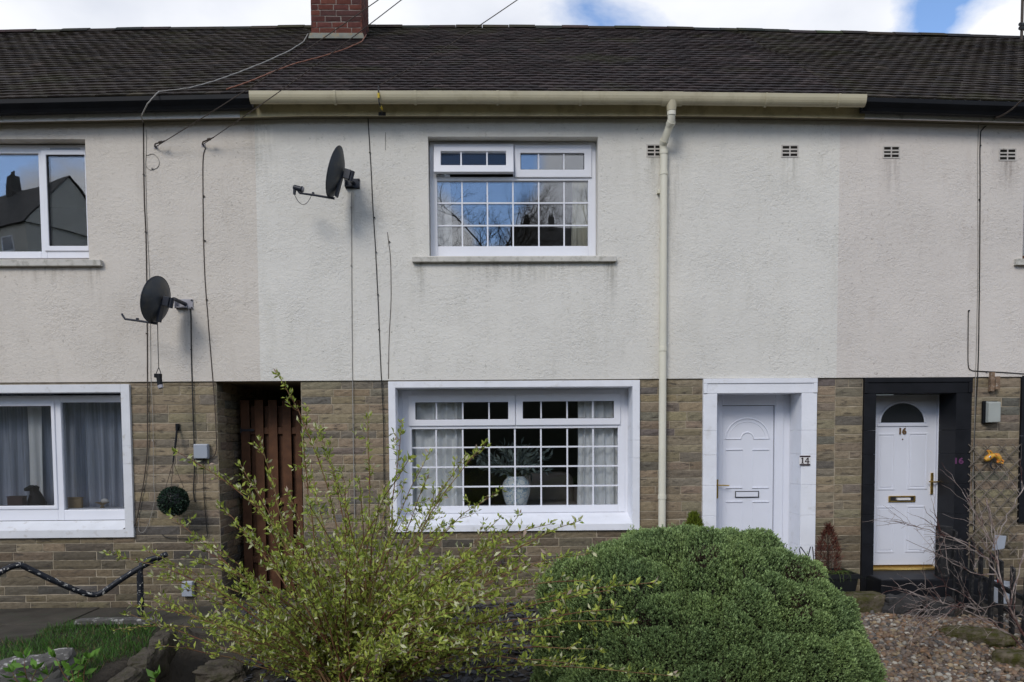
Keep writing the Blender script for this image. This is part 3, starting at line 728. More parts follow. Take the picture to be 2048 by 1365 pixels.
for fn, u0, u1 in ((lambda u, z, d: (u, cyf + 0.006 - d, z), cx0, cx1), (lambda u, z, d: (cx1 - 0.006 + d, u, z), cyf, cyf + cyd), (lambda u, z, d: (cx0 + 0.006 - d, cyf + cyd - u, z), 0, cyd)):
    stones(bk, fn, u0, u1, czb, cz0 + 2.2, [], random.Random(5), hc=(0.082, 0.083), lc=(0.215, 0.235), joint=0.012, colf=brick_col, step=0.12, rough=0.002)
bk.build("brickwork", M_BRICK, chim)
fl = MB(); fl.hexa([(cx0 - 0.03, cyf - 0.03, cz0), (cx1 + 0.03, cyf - 0.03, cz0), (cx1 + 0.03, cyf + cyd + 0.03, cz0), (cx0 - 0.03, cyf + cyd + 0.03, cz0), (cx0 - 0.012, cyf - 0.012, czb), (cx1 + 0.012, cyf - 0.012, czb), (cx1 + 0.012, cyf + cyd + 0.01, czb), (cx0 - 0.012, cyf + cyd + 0.01, czb)])
fl.build("mortar_collar", M_LEAD, chim)

# fascias, soffits, gutters ------------------------------------------------
def strip(fn, xa, xb, n=10):
    mb = MB(); X = [xa + (xb - xa) * i / n for i in range(n + 1)]
    R = [fn(x) for x in X]; k = len(R[0])
    vs = [p for r in R for p in r]
    fs = [(i * k + j, (i + 1) * k + j, (i + 1) * k + (j + 1) % k, i * k + (j + 1) % k) for i in range(n) for j in range(k)]
    fs += [tuple(range(k - 1, -1, -1)), tuple(n * k + j for j in range(k))]
    mb.add(vs, fs); return mb
gx_l, gx_r = at(503, 200, Y_EAVE).x, at(1726, 210, Y_EAVE).x
fx_l, fx_r = at(481, 238, Y_SOF).x, at(1728, 240, Y_SOF).x
def fascia(x): z = fasc_z(x); return [(x, Y_SOF - 0.02, z), (x, Y_SOF + 0.005, z), (x, Y_SOF + 0.005, z + 0.24), (x, Y_SOF - 0.02, z + 0.24)]
def soffit(x): z = fasc_z(x); return [(x, Y_SOF + 0.005, z + 0.012), (x, 0.26, z + 0.012), (x, 0.26, z + 0.03), (x, Y_SOF + 0.005, z + 0.03)]
for hs, a, b, mt in ((house_l, X_L, fx_l, M_FASC), (house_m, fx_l, fx_r, M_CREAM_B), (house_r, fx_r, X_R, M_FASC)):
    strip(fascia, a, b).build("fascia", mt, hs); strip(soffit, a, b).build("soffit", M_SOFF, hs)
def half_round(x, r=0.064, th=0.005):
    zt = eave_z(x) + 0.004; yc = Y_EAVE - 0.03
    o = [(x, yc - r * math.cos(t), zt - r * 1.75 * math.sin(t) ** 0.8) for t in [math.pi * k / 12 for k in range(13)]]
    i = [(x, yc - (r - th) * math.cos(t), zt - 1e-3 - (r * 1.75 - th) * max(0, math.sin(t)) ** 0.8) for t in [math.pi * k / 12 for k in range(12, -1, -1)]]
    return o + i
gut = strip(half_round, gx_l, gx_r, 16).build("gutter", M_CREAM, house_m, smooth=False)
for px in (672, 832, 995, 1160, 1528, 1672):
    x = at(px, 200, Y_EAVE).x
    strip(lambda q: half_round(q, 0.071, 0.006), x - 0.013, x + 0.013, 1).build("gutter_clip", M_CREAM, gut)
def ogee(x):
    zt = eave_z(x) - 0.008; y = Y_EAVE - 0.045
    return [(x, y, zt), (x, y, zt - 0.045), (x, y + 0.012, zt - 0.060), (x, y + 0.045, zt - 0.095), (x, y + 0.062, zt - 0.122), (x, y + 0.13, zt - 0.122), (x, y + 0.13, zt - 0.02), (x, y + 0.12, zt - 0.02), (x, y + 0.115, zt - 0.11), (x, y + 0.06, zt - 0.11), (x, y + 0.01, zt - 0.02)]
strip(ogee, X_L, gx_l, 10).build("gutter", M_BLKPL, house_l)
strip(ogee, gx_r, X_R, 10).build("gutter", M_BLKPL, house_r)

# downpipe of the middle house
dp = MB(); po = at(1343, 213, Y_EAVE - 0.03); zg = eave_z(po.x)
xw = at(1327, 500, -0.09).x
P = [(po.x, po.y, zg - 0.10), (po.x, po.y, at(1342, 243, -0.30).z), (at(1327, 292, -0.12).x, -0.095, at(1327, 288, -0.1).z), (xw, -0.09, at(1327, 305, -0.09).z), (at(1324, 900, -0.09).x, -0.09, 0.05)]
dp.tube(P, 0.042, 16)
dpo = dp.build("downpipe", M_CREAM_PIPE, house_m, smooth=True)
ou = MB(); ou.tube([(po.x, po.y, zg - 0.075), (po.x, po.y, zg - 0.175)], [0.062, 0.049], 16)
strip_o = strip(lambda q: half_round(q, 0.071, 0.006), po.x - 0.11, po.x + 0.11, 1); ou.add(strip_o.v, strip_o.f)
ou.build("outlet", M_CREAM, dpo)
for (a, b, k) in ((0, 1, 0.55), (1, 2, 0.08), (1, 2, 0.9), (3, 4, 0.0), (3, 4, 0.045), (3, 4, 0.433), (3, 4, 0.765)):
    p, q = Vector(P[a]), Vector(P[b]); c_ = p.lerp(q, k); d_ = (q - p).normalized()
    jb = MB(); jb.tube([c_ - d_ * 0.022, c_ + d_ * 0.022], 0.0475, 16); jb.build("pipe_collar", M_CREAM_PIPE, dpo)
for rz in (298, 345):
    c_ = at(1319, rz + 40, -0.03); jb = MB(); jb.box(c_.x - 0.03, c_.x + 0.03, -0.075, -0.021, c_.z - 0.02, c_.z + 0.02)
    if rz == 345: jb.build("pipe_bracket", M_CREAM_PIPE, dpo)

# air bricks
def air_vent(parent, px0, py0, px1, py1, mt=M_VENT):
    x0, x1, z0, z1 = rectpx(px0, py0, px1, py1, Y_REN - 0.006)
    mb = MB(); t = 0.013; y0, y1 = Y_REN - 0.006, Y_REN - 0.0005
    mb.frame((x0, x1, z0, z1), (x0 + t, x1 - t, z0 + t, z1 - t), y0, y1)
    xm = (x0 + x1) / 2; mb.box(xm - 0.007, xm + 0.007, y0 + 0.001, y1, z0 + t, z1 - t)
    hz = (z1 - z0 - 2 * t) / 3
    for k in (1, 2):
        zc = z0 + t + hz * k
        mb.box(x0 + t, xm - 0.007, y0 + 0.0015, y1, zc - 0.008, zc + 0.008); mb.box(xm + 0.007, x1 - t, y0 + 0.0015, y1, zc - 0.008, zc + 0.008)
    v = mb.build("air_vent", mt, parent)
    bk = MB(); bk.box(x0 + t * .5, x1 - t * .5, Y_REN - 0.0022, Y_REN - 0.0008, z0 + t * .5, z1 - t * .5); bk.build("vent_core", M_DARK, v)
air_vent(house_m, 1293, 289, 1326, 314); air_vent(house_m, 1563, 290, 1597, 315); air_vent(house_r, 1766, 292, 1800, 317); air_vent(house_r, 1998, 297, 2033, 322)

# ------------------------------------------------------------------ windows
def pane(parent, r, y, mt):
    mb = MB(); mb.box(r[0] - 0.006, r[1] + 0.006, y, y + 0.02, r[2] - 0.006, r[3] + 0.006); return mb.build("pane", mt, parent)
def bars(parent, r, xs_, zs_, y, w=0.016):
    if not zs_:
        for x in xs_: mb = MB(); mb.box(x - w / 2, x + w / 2, y - 0.006, y + 0.004, r[2], r[3]); mb.build("glazing_bar", M_PVC, parent)
        return
    mb = MB()
    for x in xs_: mb.box(x - w / 2, x + w / 2, y - 0.006, y + 0.004, r[2], r[3])
    for z in zs_:
        e = [r[0]] + sorted(xs_) + [r[1]]
        for i, (a, b) in enumerate(zip(e, e[1:])):
            mb.box(a + (w / 2 if i else 0), b - (w / 2 if i < len(e) - 2 else 0), y - 0.005, y + 0.003, z - w / 2, z + w / 2)
    return mb.build("glazing_bars", M_PVC, parent)
def sash(parent, o, i, y0, y1, name="sash", mt=None):
    mb = MB(); mb.frame(o, i, y0, y1)
    t = 0.008; ii = (i[0] + t, i[1] - t, i[2] + t, i[3] - t)
    s_ = mb.build(name, mt or M_PVC, parent, bev=0.006)
    gk = MB(); gk.frame(i, (i[0] + 0.005, i[1] - 0.005, i[2] + 0.005, i[3] - 0.005), y0 + 0.012, y1 - 0.002); gk.build("gasket", M_SEAL, s_)
    return s_
# middle, upstairs
YW = 0.13
win = MB(); fo = (OP_MU[0] + 0.004, OP_MU[1] - 0.004, OP_MU[2] + 0.012, OP_MU[3] - 0.004)
gl = rectpx(875, 363, 1176, 493.5, YW + 0.02); tL = rectpx(868, 290, 1027, 351, YW - 0.02); tR = rectpx(1029.5, 291, 1183, 355.5, YW - 0.012)
gL = rectpx(882, 306, 1012, 336, YW - 0.02); gR = rectpx(1041, 307.5, 1168.5, 340, YW - 0.01)
zt_ = (gl[3] + tR[2]) / 2
win.frame(fo, (gl[0], gl[1], gl[2], gl[3]), YW, YW + 0.07)
w_mu = MB()
# outer frame built as bars round the two top lights and the big light
z_tr = (gl[3], tR[2] + 0.012)
w_mu.box(fo[0], gl[0], YW, YW + 0.07, fo[2], fo[3]); w_mu.box(gl[1], fo[1], YW, YW + 0.07, fo[2], fo[3])
w_mu.box(gl[0], gl[1], YW, YW + 0.07, fo[2], gl[2]); w_mu.box(gl[0], gl[1], YW + 0.001, YW + 0.07, z_tr[0], z_tr[1])
w_mu.box(gl[0], gl[1], YW, YW + 0.07, tR[3] - 0.012, fo[3]); xm = (tL[1] + tR[0]) / 2
w_mu.box(xm - 0.012, xm + 0.012, YW + 0.001, YW + 0.07, z_tr[1], tR[3] - 0.012)
win_mu = w_mu.build("window", M_PVC, house_m, bev=0.005)
pane(win_mu, gl, YW + 0.03, M_GLASS_UP)
bars(win_mu, gl, [at(p, 430, YW + 0.03).x for p in (924.5, 975, 1026, 1077.5, 1128)], [at(1026, p, YW + 0.03).z for p in (407, 452)], YW + 0.026)
s2 = sash(win_mu, tR, gR, YW - 0.022, YW + 0.03); pane(win_mu, gR, YW, M_GLASS_UP)
bars(win_mu, gR, [at(p, 323, YW).x for p in (1077, 1127.5)], [], YW - 0.004)
# the left top light stands open: hinged at its top edge, swung out
def tilt_sash(o, i):
    root = MB(); root.frame(o, i, -0.022, 0.03)
    s_ = root
    return s_
ang = math.radians(11); hz = tL[3]
def swing(mb):
    out = MB()
    for p in mb.v:
        dy, dz = p[1], p[2] - hz
        out.v.append((p[0], YW - 0.01 + dy * math.cos(ang) + dz * math.sin(ang), hz + dz * math.cos(ang) - dy * math.sin(ang)))
    out.f = mb.f; out.c = mb.c; return out
gL_ = (gL[0], gL[1], gL[2] - 0.0, gL[3])
mb = MB(); mb.frame(tL, gL_, -0.026, 0.028); s1 = swing(mb).build("sash", M_PVC, win_mu, bev=0.006)
mb = MB(); mb.box(gL[0] - .005, gL[1] + .005, 0.0, 0.018, gL[2] - .005, gL[3] + .005); swing(mb).build("pane", M_GLASS_LO, win_mu)
for p in (922.5, 974): x = at(p, 320, YW).x; mb = MB(); mb.box(x - 0.008, x + 0.008, -0.01, -0.001, gL[2], gL[3]); swing(mb).build("glazing_bar", M_PVC, win_mu)
# sills upstairs
def sill(parent, px0, py0, px1, py1, mt, proud=0.055):
    x0, x1, z0, z1 = rectpx(px0, py0, px1, py1, Y_REN - proud)
    mb = MB(); mb.hexa([(x0, Y_REN - proud, z0), (x1, Y_REN - proud, z0), (x1, 0.12, z0), (x0, 0.12, z0), (x0, Y_REN - proud, z1), (x1, Y_REN - proud, z1), (x1, 0.12, z1 + 0.012), (x0, 0.12, z1 + 0.012)])
    return mb.build("sill", mt, parent, bev=0.006)
sill(win_mu, 824, 513, 1233, 523.5, M_SILL)

# middle, downstairs
YL = 0.27
def surround(parent, o, i, y0, y1, mt, name="surround", slope=True, jam=0.05):
    """painted stone surround: four pieces, sloping sill"""
    mb = MB(); lz = i[3]; sz = i[2]
    zc_ = [o[2], i[2] + (i[3] - i[2]) * 0.48, i[2] + (i[3] - i[2]) * 0.61, o[3]]
    for za, zb in zip(zc_, zc_[1:]):
        e_ = 0.0015 if zb < o[3] else 0
        mb.box(o[0], i[0], y0, y1, za, zb - e_); mb.box(i[1], o[1], y0, y1, za, zb - e_)
    mb.box(i[0], i[1], y0, y1, lz, o[3])
    if slope:
        mb.hexa([(i[0], y0, o[2]), (i[1], y0, o[2]), (i[1], y1, o[2]), (i[0], y1, o[2]), (i[0], y0, sz), (i[1], y0, sz), (i[1], y1, sz + jam), (i[0], y1, sz + jam)])
    return mb.build(name, mt, parent, bev=0.003)
fo = rectpx(806, 781, 1250, 1026, YL)
inn = (fo[0], fo[1], at(1030, 1030, YL).z, fo[3])
w = MB(); gl = rectpx(824.5, 857.5, 1235.5, 1011.5, YL + 0.02)
tL, tR = rectpx(817, 790, 1030.5, 852, YL - 0.02), rectpx(1032, 788.5, 1241, 850.5, YL - 0.02)
gL, gR = rectpx(831, 805, 1016.5, 839.5, YL - 0.01), rectpx(1045.5, 803, 1227.5, 837.5, YL - 0.01)
zl = tL[2] + 0.012; zh = tL[3] - 0.012
w.box(fo[0], gl[0], YL, YL + 0.07, fo[2], fo[3]); w.box(gl[1], fo[1], YL, YL + 0.07, fo[2], fo[3]); w.box(gl[0], gl[1], YL, YL + 0.07, fo[2], gl[2])
w.box(gl[0], gl[1], YL + 0.001, YL + 0.07, gl[3], zl); w.box(gl[0], gl[1], YL, YL + 0.07, zh, fo[3]); xm = (tL[1] + tR[0]) / 2; w.box(xm - 0.012, xm + 0.012, YL + 0.001, YL + 0.07, zl, zh)
win_ml = w.build("window", M_PVC, house_m, bev=0.005)
surround(win_ml, SUR['ml'], (OP_ML[0], OP_ML[1], OP_ML[2], OP_ML[3]), -0.035, YL + 0.01, M_SURW, jam=fo[2] - OP_ML[2] - 0.004)
pk = MB(); o_ = (OP_ML[0], OP_ML[1], fo[2] - 0.02, OP_ML[3]); pk.frame(o_, (fo[0] + 0.004, fo[1] - 0.004, fo[2], fo[3] - 0.004), YL + 0.0115, YL + 0.06); pk.build("frame_packer", M_PVC, win_ml)
pane(win_ml, gl, YL + 0.03, M_GLASS_LO)
bars(win_ml, gl, [at(p, 930, YL + 0.03).x for p in (873, 926, 978.5, 1030, 1082, 1134.5, 1186)], [at(1030, p, YL + 0.03).z for p in (894.5, 933.5, 973)], YL + 0.026, 0.018)
for t_, g_, ps in ((tL, gL, (873, 925.5, 978)), (tR, gR, (1082, 1134, 1185.5))):
    sash(win_ml, t_, g_, YL - 0.022, YL + 0.03); pane(win_ml, g_, YL, M_GLASS_LO); bars(win_ml, g_, [at(p, 820, YL).x for p in ps], [], YL - 0.004, 0.017)

# left house, downstairs: one mullion, a sliding look
YLL = 0.17
fr = (OP_LL[0], OP_LL[1] + 0.03, at(130, 1041, YLL).z, at(130, 792, YLL).z)
g2 = (at(124.5, 910, YLL).x, at(249.5, 910, YLL).x, at(190, 1020, YLL).z, at(190, 805, YLL).z); g1 = (g2[0] - 1.38, at(106, 910, YLL).x, at(50, 1012, YLL).z, at(50, 813, YLL).z)
w = MB(); wq = 0.06
w.box(g1[1] + 0.035, g2[0], YLL, YLL + wq, fr[2], fr[3]); w.box(g2[1], fr[1], YLL, YLL + wq, fr[2], fr[3]); w.box(fr[0], g1[0] - 0.03, YLL, YLL + wq, fr[2], fr[3])
w.box(g2[0], g2[1], YLL, YLL + wq, g2[3], fr[3]); w.box(g2[0], g2[1], YLL, YLL + wq, fr[2], g2[2])
w.box(g1[0] - 0.03, g1[1] + 0.035, YLL, YLL + wq, g1[3] + 0.03, fr[3]); w.box(g1[0] - 0.03, g1[1] + 0.035, YLL, YLL + wq, fr[2], g1[2] - 0.03)
win_ll = w.build("window", M_PVC, house_l, bev=0.005)
surround(win_ll, SUR['ll'], OP_LL, -0.035, YLL + 0.005, M_SURW2, jam=fr[2] - OP_LL[2] - 0.004)
sash(win_ll, (g1[0] - 0.04, g1[1] + 0.04, g1[2] - 0.04, g1[3] + 0.04), g1, YLL - 0.015, YLL + 0.03)
pane(win_ll, g1, YLL + 0.01, M_GLASS); pane(win_ll, g2, YLL + 0.03, M_GLASS)
mb = MB(); mb.box(fr[0], fr[1] - 0.03, YLL - 0.012, YLL - 0.0005, fr[3] - 0.012, fr[3] + 0.0); mb.build("drip_bead", M_PVC, win_ll)
# left house, upstairs
YU = 0.12
g2 = (at(96.5, 400, YU).x, at(173.5, 400, YU).x, at(135, 493, YU).z, at(135, 311, YU).z); g1 = (g2[0] - 1.35, at(79.5, 400, YU).x, at(40, 503.5, YU).z, at(40, 307.5, YU).z)
fr = (OP_LU[0], OP_LU[1], at(100, 517, YU).z, at(100, 290, YU).z)
w = MB(); w.box(g1[1], g2[0] - 0.03, YU, YU + wq, fr[2], fr[3]); w.box(fr[0], g1[0], YU, YU + wq, fr[2], fr[3]); w.box(g1[0], g1[1], YU, YU + wq, g1[3], fr[3]); w.box(g1[0], g1[1], YU, YU + wq, fr[2], g1[2])
w.box(g2[0] - 0.03, fr[1], YU, YU + wq, g2[3] + 0.03, fr[3]); w.box(g2[0] - 0.03, fr[1], YU, YU + wq, fr[2], g2[2] - 0.03); w.box(g2[1] + 0.004, fr[1], YU, YU + wq, g2[2] - 0.03, g2[3] + 0.03)
win_lu = w.build("window", M_PVC, house_l, bev=0.005)
sash(win_lu, (g2[0] - 0.055, g2[1] + 0.01, g2[2] - 0.055, g2[3] + 0.055), g2, YU - 0.018, YU + 0.03)
pane(win_lu, g2, YU + 0.012, M_GLASS_UP); pane(win_lu, g1, YU + 0.03, M_GLASS_UP)
a, b = at(101, 299, YU), at(161, 299, YU); mb = MB(); mb.box(a.x, b.x, YU - 0.012, YU - 0.0005, a.z - 0.012, a.z + 0.012); mb.build("trickle_vent", M_BOXG, win_lu)
x0_, x1_, z0_, z1_ = rectpx(-300, 520, 201, 532.5, Y_REN - 0.055)
mb = MB(); mb.box(x0_, x1_, Y_REN - 0.055, 0.11, z0_, z1_); mb.build("sill", M_SILL, win_lu, bev=0.006)
# right house windows that just enter the frame
for op, sr, ym, mt, nm in ((OP_RL, SUR['rl'], 0.14, M_BLACK, 1), (OP_RU, None, 0.1, M_GATE, 0)):
    w = MB(); w.frame(op, (op[0] + 0.07, op[1] - 0.07, op[2] + 0.07, op[3] - 0.07), ym, ym + 0.06)
    wr = w.build("window", M_PVC if nm else M_GATE, house_r)
    pane(wr, (op[0] + 0.07, op[1] - 0.07, op[2] + 0.07, op[3] - 0.07), ym + 0.03, M_GLASS)
    if sr: surround(wr, sr, op, -0.03, ym + 0.005, M_BLACK)
    else: mb = MB(); mb.box(op[0] - 0.1, op[1] + 0.1, Y_REN - 0.05, 0.1, op[2] - 0.07, op[2] - 0.002); mb.build("sill", M_SILL, wr)

# ------------------------------------------------------------------ doors
def door_surround(parent, o, i, y0, y1, mt, mould=True):
    mb = MB(); zb = o[2]
    zc_ = [zb] + [zb + (i[3] - zb) * q for q in (0.3, 0.44, 0.58, 0.72, 0.83)] + [i[3]]
    for za, zd in zip(zc_, zc_[1:]): mb.box(o[0], i[0], y0, y1, za, zd - 0.0015); mb.box(i[1], o[1], y0, y1, za, zd - 0.0015)
    mb.box(o[0], o[1], y0 - 0.002, y1, i[3], o[3])
    s_ = mb.build("surround", mt, parent, bev=0.003)
    if mould:
        t = 0.055; e = MB(); e.box(o[0] - 0.0, o[1], y0 - 0.014, y0 - 0.0025, o[3] - t, o[3] + 0.0); e.box(o[0], o[0] + t * 0.8, y0 - 0.012, y0 - 0.0005, i[3] + 0.0, o[3] - t); e.box(o[1] - t * 0.8, o[1], y0 - 0.012, y0 - 0.0005, i[3], o[3] - t)
        e.build("lintel_moulding", mt, s_, bev=0.004)
    return s_
def arch_pts(cx, cz, rx, rz, n=18, a0=0.0, a1=math.pi): return [(cx + rx * math.cos(a0 + (a1 - a0) * k / n), cz + rz * math.sin(a0 + (a1 - a0) * k / n)) for k in range(n + 1)]
def rib(mb, pts, y, r=0.009): mb.tube([(p[0], y, p[1]) for p in pts], r, 6)
# 14
YD = 0.33
leaf = rectpx(1443.5, 812, 1546, 1130, YD); leaf = (leaf[0], leaf[1], 0.13, leaf[3])
door14 = MB(); door14.box(leaf[0], leaf[1], YD, YD + 0.045, leaf[2], leaf[3]); d14 = door14.build("door", M_DOORW, house_m, bev=0.004)
door_surround(d14, SUR['d14'], OP_D14, -0.035, YD - 0.012, M_SURW)
fr = MB(); fx0, fx1 = at(1418, 950, YD).x, at(1576, 950, YD).x; ft = at(1500, 789, YD).z
fr.box(fx0, leaf[0] - 0.006, YD - 0.03, YD + 0.05, 0.05, ft); fr.box(leaf[1] + 0.006, at(1564, 950, YD).x, YD - 0.03, YD + 0.05, 0.05, ft); fr.box(leaf[0] - 0.006, leaf[1] + 0.006, YD - 0.03, YD + 0.05, leaf[3] + 0.006, ft); fr.box(at(1564, 950, YD).x, fx1 + 0.05, YD - 0.008, YD + 0.05, 0.05, ft); fr.box(fx0, fx1 + 0.05, YD - 0.008, YD + 0.05, ft, ft + 0.1)
fr.build("door_frame", M_DOORW, d14, bev=0.005)
gk = MB(); gk.frame((leaf[0] - 0.006, leaf[1] + 0.006, leaf[2], leaf[3] + 0.006), (leaf[0] + .001, leaf[1] - .001, leaf[2] + .001, leaf[3] - .001), YD + 0.012, YD + 0.03); gk.build("gasket", M_SEAL, d14)
mo = MB(); yy = YD - 0.001
c_ = at(1494.5, 878, YD); R_ = (at(1538, 878, YD).x - at(1451, 878, YD).x) / 2
rib(mo, arch_pts(c_.x, c_.z, R_, R_ * 0.93), yy, 0.010); rr_ = R_ * 0.29
rib(mo, arch_pts(c_.x, c_.z, R_ * 0.84, R_ * 0.78), yy, 0.005)
rib(mo, arch_pts(c_.x, c_.z, rr_, rr_), yy, 0.010); rib(mo, [(c_.x - R_, c_.z), (c_.x - rr_, c_.z)], yy, 0.010); rib(mo, [(c_.x + rr_, c_.z), (c_.x + R_, c_.z)], yy, 0.010)
def panel_mould(mb, r, y, d=0.022):
    mb.frame(r, (r[0] + d, r[1] - d, r[2] + d, r[3] - d), y - 0.006, y + 0.002)
    q = d + 0.012; mb.box(r[0] + q, r[1] - q, y - 0.004, y + 0.002, r[2] + q, r[3] - q)
for a in ((1451, 899, 1485, 975), (1504, 899, 1538, 975), (1451, 1003, 1485, 1076), (1504, 1003, 1538, 1076)):
    r = rectpx(*a, YD); 
    for zz, s_ in ((r[3], 1), (r[2], -1)):
        mo.hexa([(r[0], yy - 0.004, zz - 0.016), (r[1], yy - 0.004, zz - 0.016), (r[1], yy + 0.003, zz - 0.02), (r[0], yy + 0.003, zz - 0.02), (r[0] + 0.004, yy - 0.013, zz - 0.004), (r[1] - 0.004, yy - 0.013, zz - 0.004), (r[1], yy + 0.003, zz + 0.004), (r[0], yy + 0.003, zz + 0.004)])
    for xx in (r[0] + 0.006, r[1] - 0.006): mo.box(xx - 0.003, xx + 0.003, yy - 0.003, yy + 0.002, r[2], r[3] - 0.02)
mo.build("panel_moulding", M_DOORW, d14, bev=0.003)
hd = MB(); r = rectpx(1431.5, 959.5, 1436, 997, YD - 0.03); yh = YD - 0.03; hd.box(r[0], r[1], yh - 0.012, yh - 0.001, r[2], r[3]); zz = at(1434, 970.5, yh).z; hd.tube([((r[0] + r[1]) / 2, yh - 0.01, zz), ((r[0] + r[1]) / 2, yh - 0.05, zz), (at(1456, 970, yh).x, yh - 0.05, zz - 0.004)], 0.008, 8)
hd.build("handle", M_BRASS, d14, bev=0.002)
r = rectpx(1470, 982.5, 1517.5, 995.5, YD); mb = MB(); mb.frame((r[0], r[1], r[2], r[3]), (r[0] + 0.008, r[1] - 0.008, r[2] + 0.008, r[3] - 0.008), YD - 0.012, YD - 0.0005); lb = mb.build("letterbox", M_SEAL, d14)
mb = MB(); mb.box(r[0] + 0.009, r[1] - 0.009, YD - 0.010, YD - 0.0005, r[2] + 0.009, r[3] - 0.009); mb.build("flap", M_DOORW, lb, bev=0.003)
mb = MB(); mb.box(OP_D14[0], OP_D14[1], -0.05, YD + 0.05, -0.2, 0.048); mb.build("door_step", M_SURW2, d14, bev=0.01)

# 16
YD = 0.33
lf = (at(1744, 950, YD).x, at(1871, 950, YD).x, at(1810, 1130, YD).z, at(1815, 790, YD).z)
mb = MB(); mb.box(lf[0], lf[1], YD, YD + 0.045, lf[2], lf[3]); d16 = mb.build("door", M_DOORW, house_r, bev=0.004)
door_surround(d16, SUR['d16'], OP_D16, -0.035, YD - 0.012, M_BLACK)
fr = MB(); fr.box(lf[1] + 0.004, at(1881, 950, YD).x, YD - 0.02, YD + 0.05, lf[2] - 0.05, lf[3] + 0.05); fr.box(OP_D16[0] - 0.03, at(1881, 950, YD).x, YD - 0.018, YD + 0.05, lf[3] + 0.006, lf[3] + 0.12); fr.box(OP_D16[0] - 0.05, lf[0] - 0.004, YD - 0.02, YD + 0.05, lf[2] - 0.05, lf[3] + 0.006)
fr.build("door_frame", M_DOORW, d16, bev=0.004)
mb = MB(); mb.box(at(1881, 950, YD).x, OP_D16[1] + 0.1, YD - 0.005, YD + 0.05, lf[2] - 0.1, lf[3] + 0.1); mb.build("black_cheek", M_BLACK, d16)
c_ = at(1804.5, 845.5, YD); rx, rz = at(1847.5, 845, YD).x - c_.x, at(1804, 807, YD).z - c_.z
def half_disc(mb, cx, cz, rx, rz, y0, y1): mb.prism(arch_pts(cx, cz, rx, rz), y0, y1)
mb = MB(); half_disc(mb, c_.x, c_.z, rx, rz, YD - 0.004, YD - 0.0008); fg = mb.build("fanlight", M_SEAL, d16)
mb = MB(); half_disc(mb, c_.x, c_.z, rx, rz, YD - 0.007, YD - 0.0045); mb.build("pane", M_GLASS_LO, fg)
mb = MB(); mb.tube([(p[0], YD - 0.004, p[1]) for p in arch_pts(c_.x, c_.z, rx + 0.014, rz + 0.014)], 0.013, 8); mb.tube([(p[0], YD - 0.001, p[1]) for p in arch_pts(c_.x, c_.z - 0.01, rx + 0.04, rz + 0.035)], 0.007, 6); mb.box(c_.x - rx - 0.045, c_.x + rx + 0.045, YD - 0.014, YD - 0.0005, c_.z - 0.045, c_.z - 0.012); mb.build("fanlight_trim", M_DOORW, fg, bev=0.003)
mo = MB()
for a in ((1754.5, 867, 1790, 980.5), (1815.5, 866, 1855, 979), (1752, 1013, 1788.5, 1106), (1811, 1012, 1850, 1105)):
    r = rectpx(*a, YD); panel_mould(mo, r, YD - 0.001)
mo.build("panel_moulding", M_DOORW, d16, bev=0.003)
p_ = at(1804.5, 862.5, YD - 0.006); text_obj("16", p_.x, p_.z, YD - 0.006, 0.070, 0.010, M_NUMB, "door_number", d16, bold=0.004)
r = rectpx(1776.5, 992, 1830, 1004.5, YD); mb = MB(); mb.frame(r, (r[0] + 0.02, r[1] - 0.02, r[2] + 0.014, r[3] - 0.014), YD - 0.014, YD - 0.0005); lb = mb.build("letterbox", M_BRASS, d16, bev=0.002)
mb = MB(); mb.box(r[0] + 0.021, r[1] - 0.021, YD - 0.006, YD - 0.0005, r[2] + 0.0145, r[3] - 0.0145); mb.build("letterbox_slot", M_SEAL, lb)
mb = MB(); mb.box(r[0] + 0.09, r[1] - 0.075, YD - 0.04, YD - 0.007, (r[2] + r[3]) / 2 - 0.012, (r[2] + r[3]) / 2 + 0.014); mb.build("folded_paper", M_TIN, lb)
r = rectpx(1861, 946, 1866, 989, YD - 0.006); mb = MB(); mb.box(r[0], r[1], YD - 0.016, YD - 0.001, r[2], r[3]); zz = at(1863, 964, YD).z; xc = (r[0] + r[1]) / 2; mb.tube([(xc, YD - 0.014, zz), (xc, YD - 0.055, zz)], 0.01, 8); mb.tube([(at(1853, 965, YD).x, YD - 0.055, zz + 0.004), (xc + 0.01, YD - 0.055, zz), (at(1873, 963, YD).x, YD - 0.05, zz + 0.002)], [0.008, 0.011, 0.009], 8); mb.build("handle", M_BRASS, d16, bev=0.002)
p_ = at(1805, 879, YD); mb = MB(); mb.tube([(p_.x, YD - 0.006, p_.z), (p_.x, YD - 0.0005, p_.z)], 0.008, 10); mb.build("spyhole", M_NUMB, d16)
mb = MB(); zt_ = lf[2] - 0.006; mb.hexa([(lf[0] - 0.02, YD - 0.055, zt_ - 0.05), (lf[1] + 0.02, YD - 0.055, zt_ - 0.05), (lf[1] + 0.02, YD + 0.04, zt_ - 0.05), (lf[0] - 0.02, YD + 0.04, zt_ - 0.05), (lf[0] - 0.02, YD - 0.05, zt_ - 0.03), (lf[1] + 0.02, YD - 0.05, zt_ - 0.03), (lf[1] + 0.02, YD + 0.04, zt_), (lf[0] - 0.02, YD + 0.04, zt_)]); mb.build("threshold", M_BRASS, d16, bev=0.003)
mb = MB(); mb.box(SUR['d16'][0] + 0.06, SUR['d16'][1] - 0.06, -0.30, YD + 0.04, -0.15, zt_ - 0.052); mb.box(SUR['d16'][0] - 0.06, SUR['d16'][1] - 0.1, -0.62, -0.302, -0.2, at(1800, 1160, -0.62).z); mb.build("door_step", M_BLACK, d16, bev=0.012)

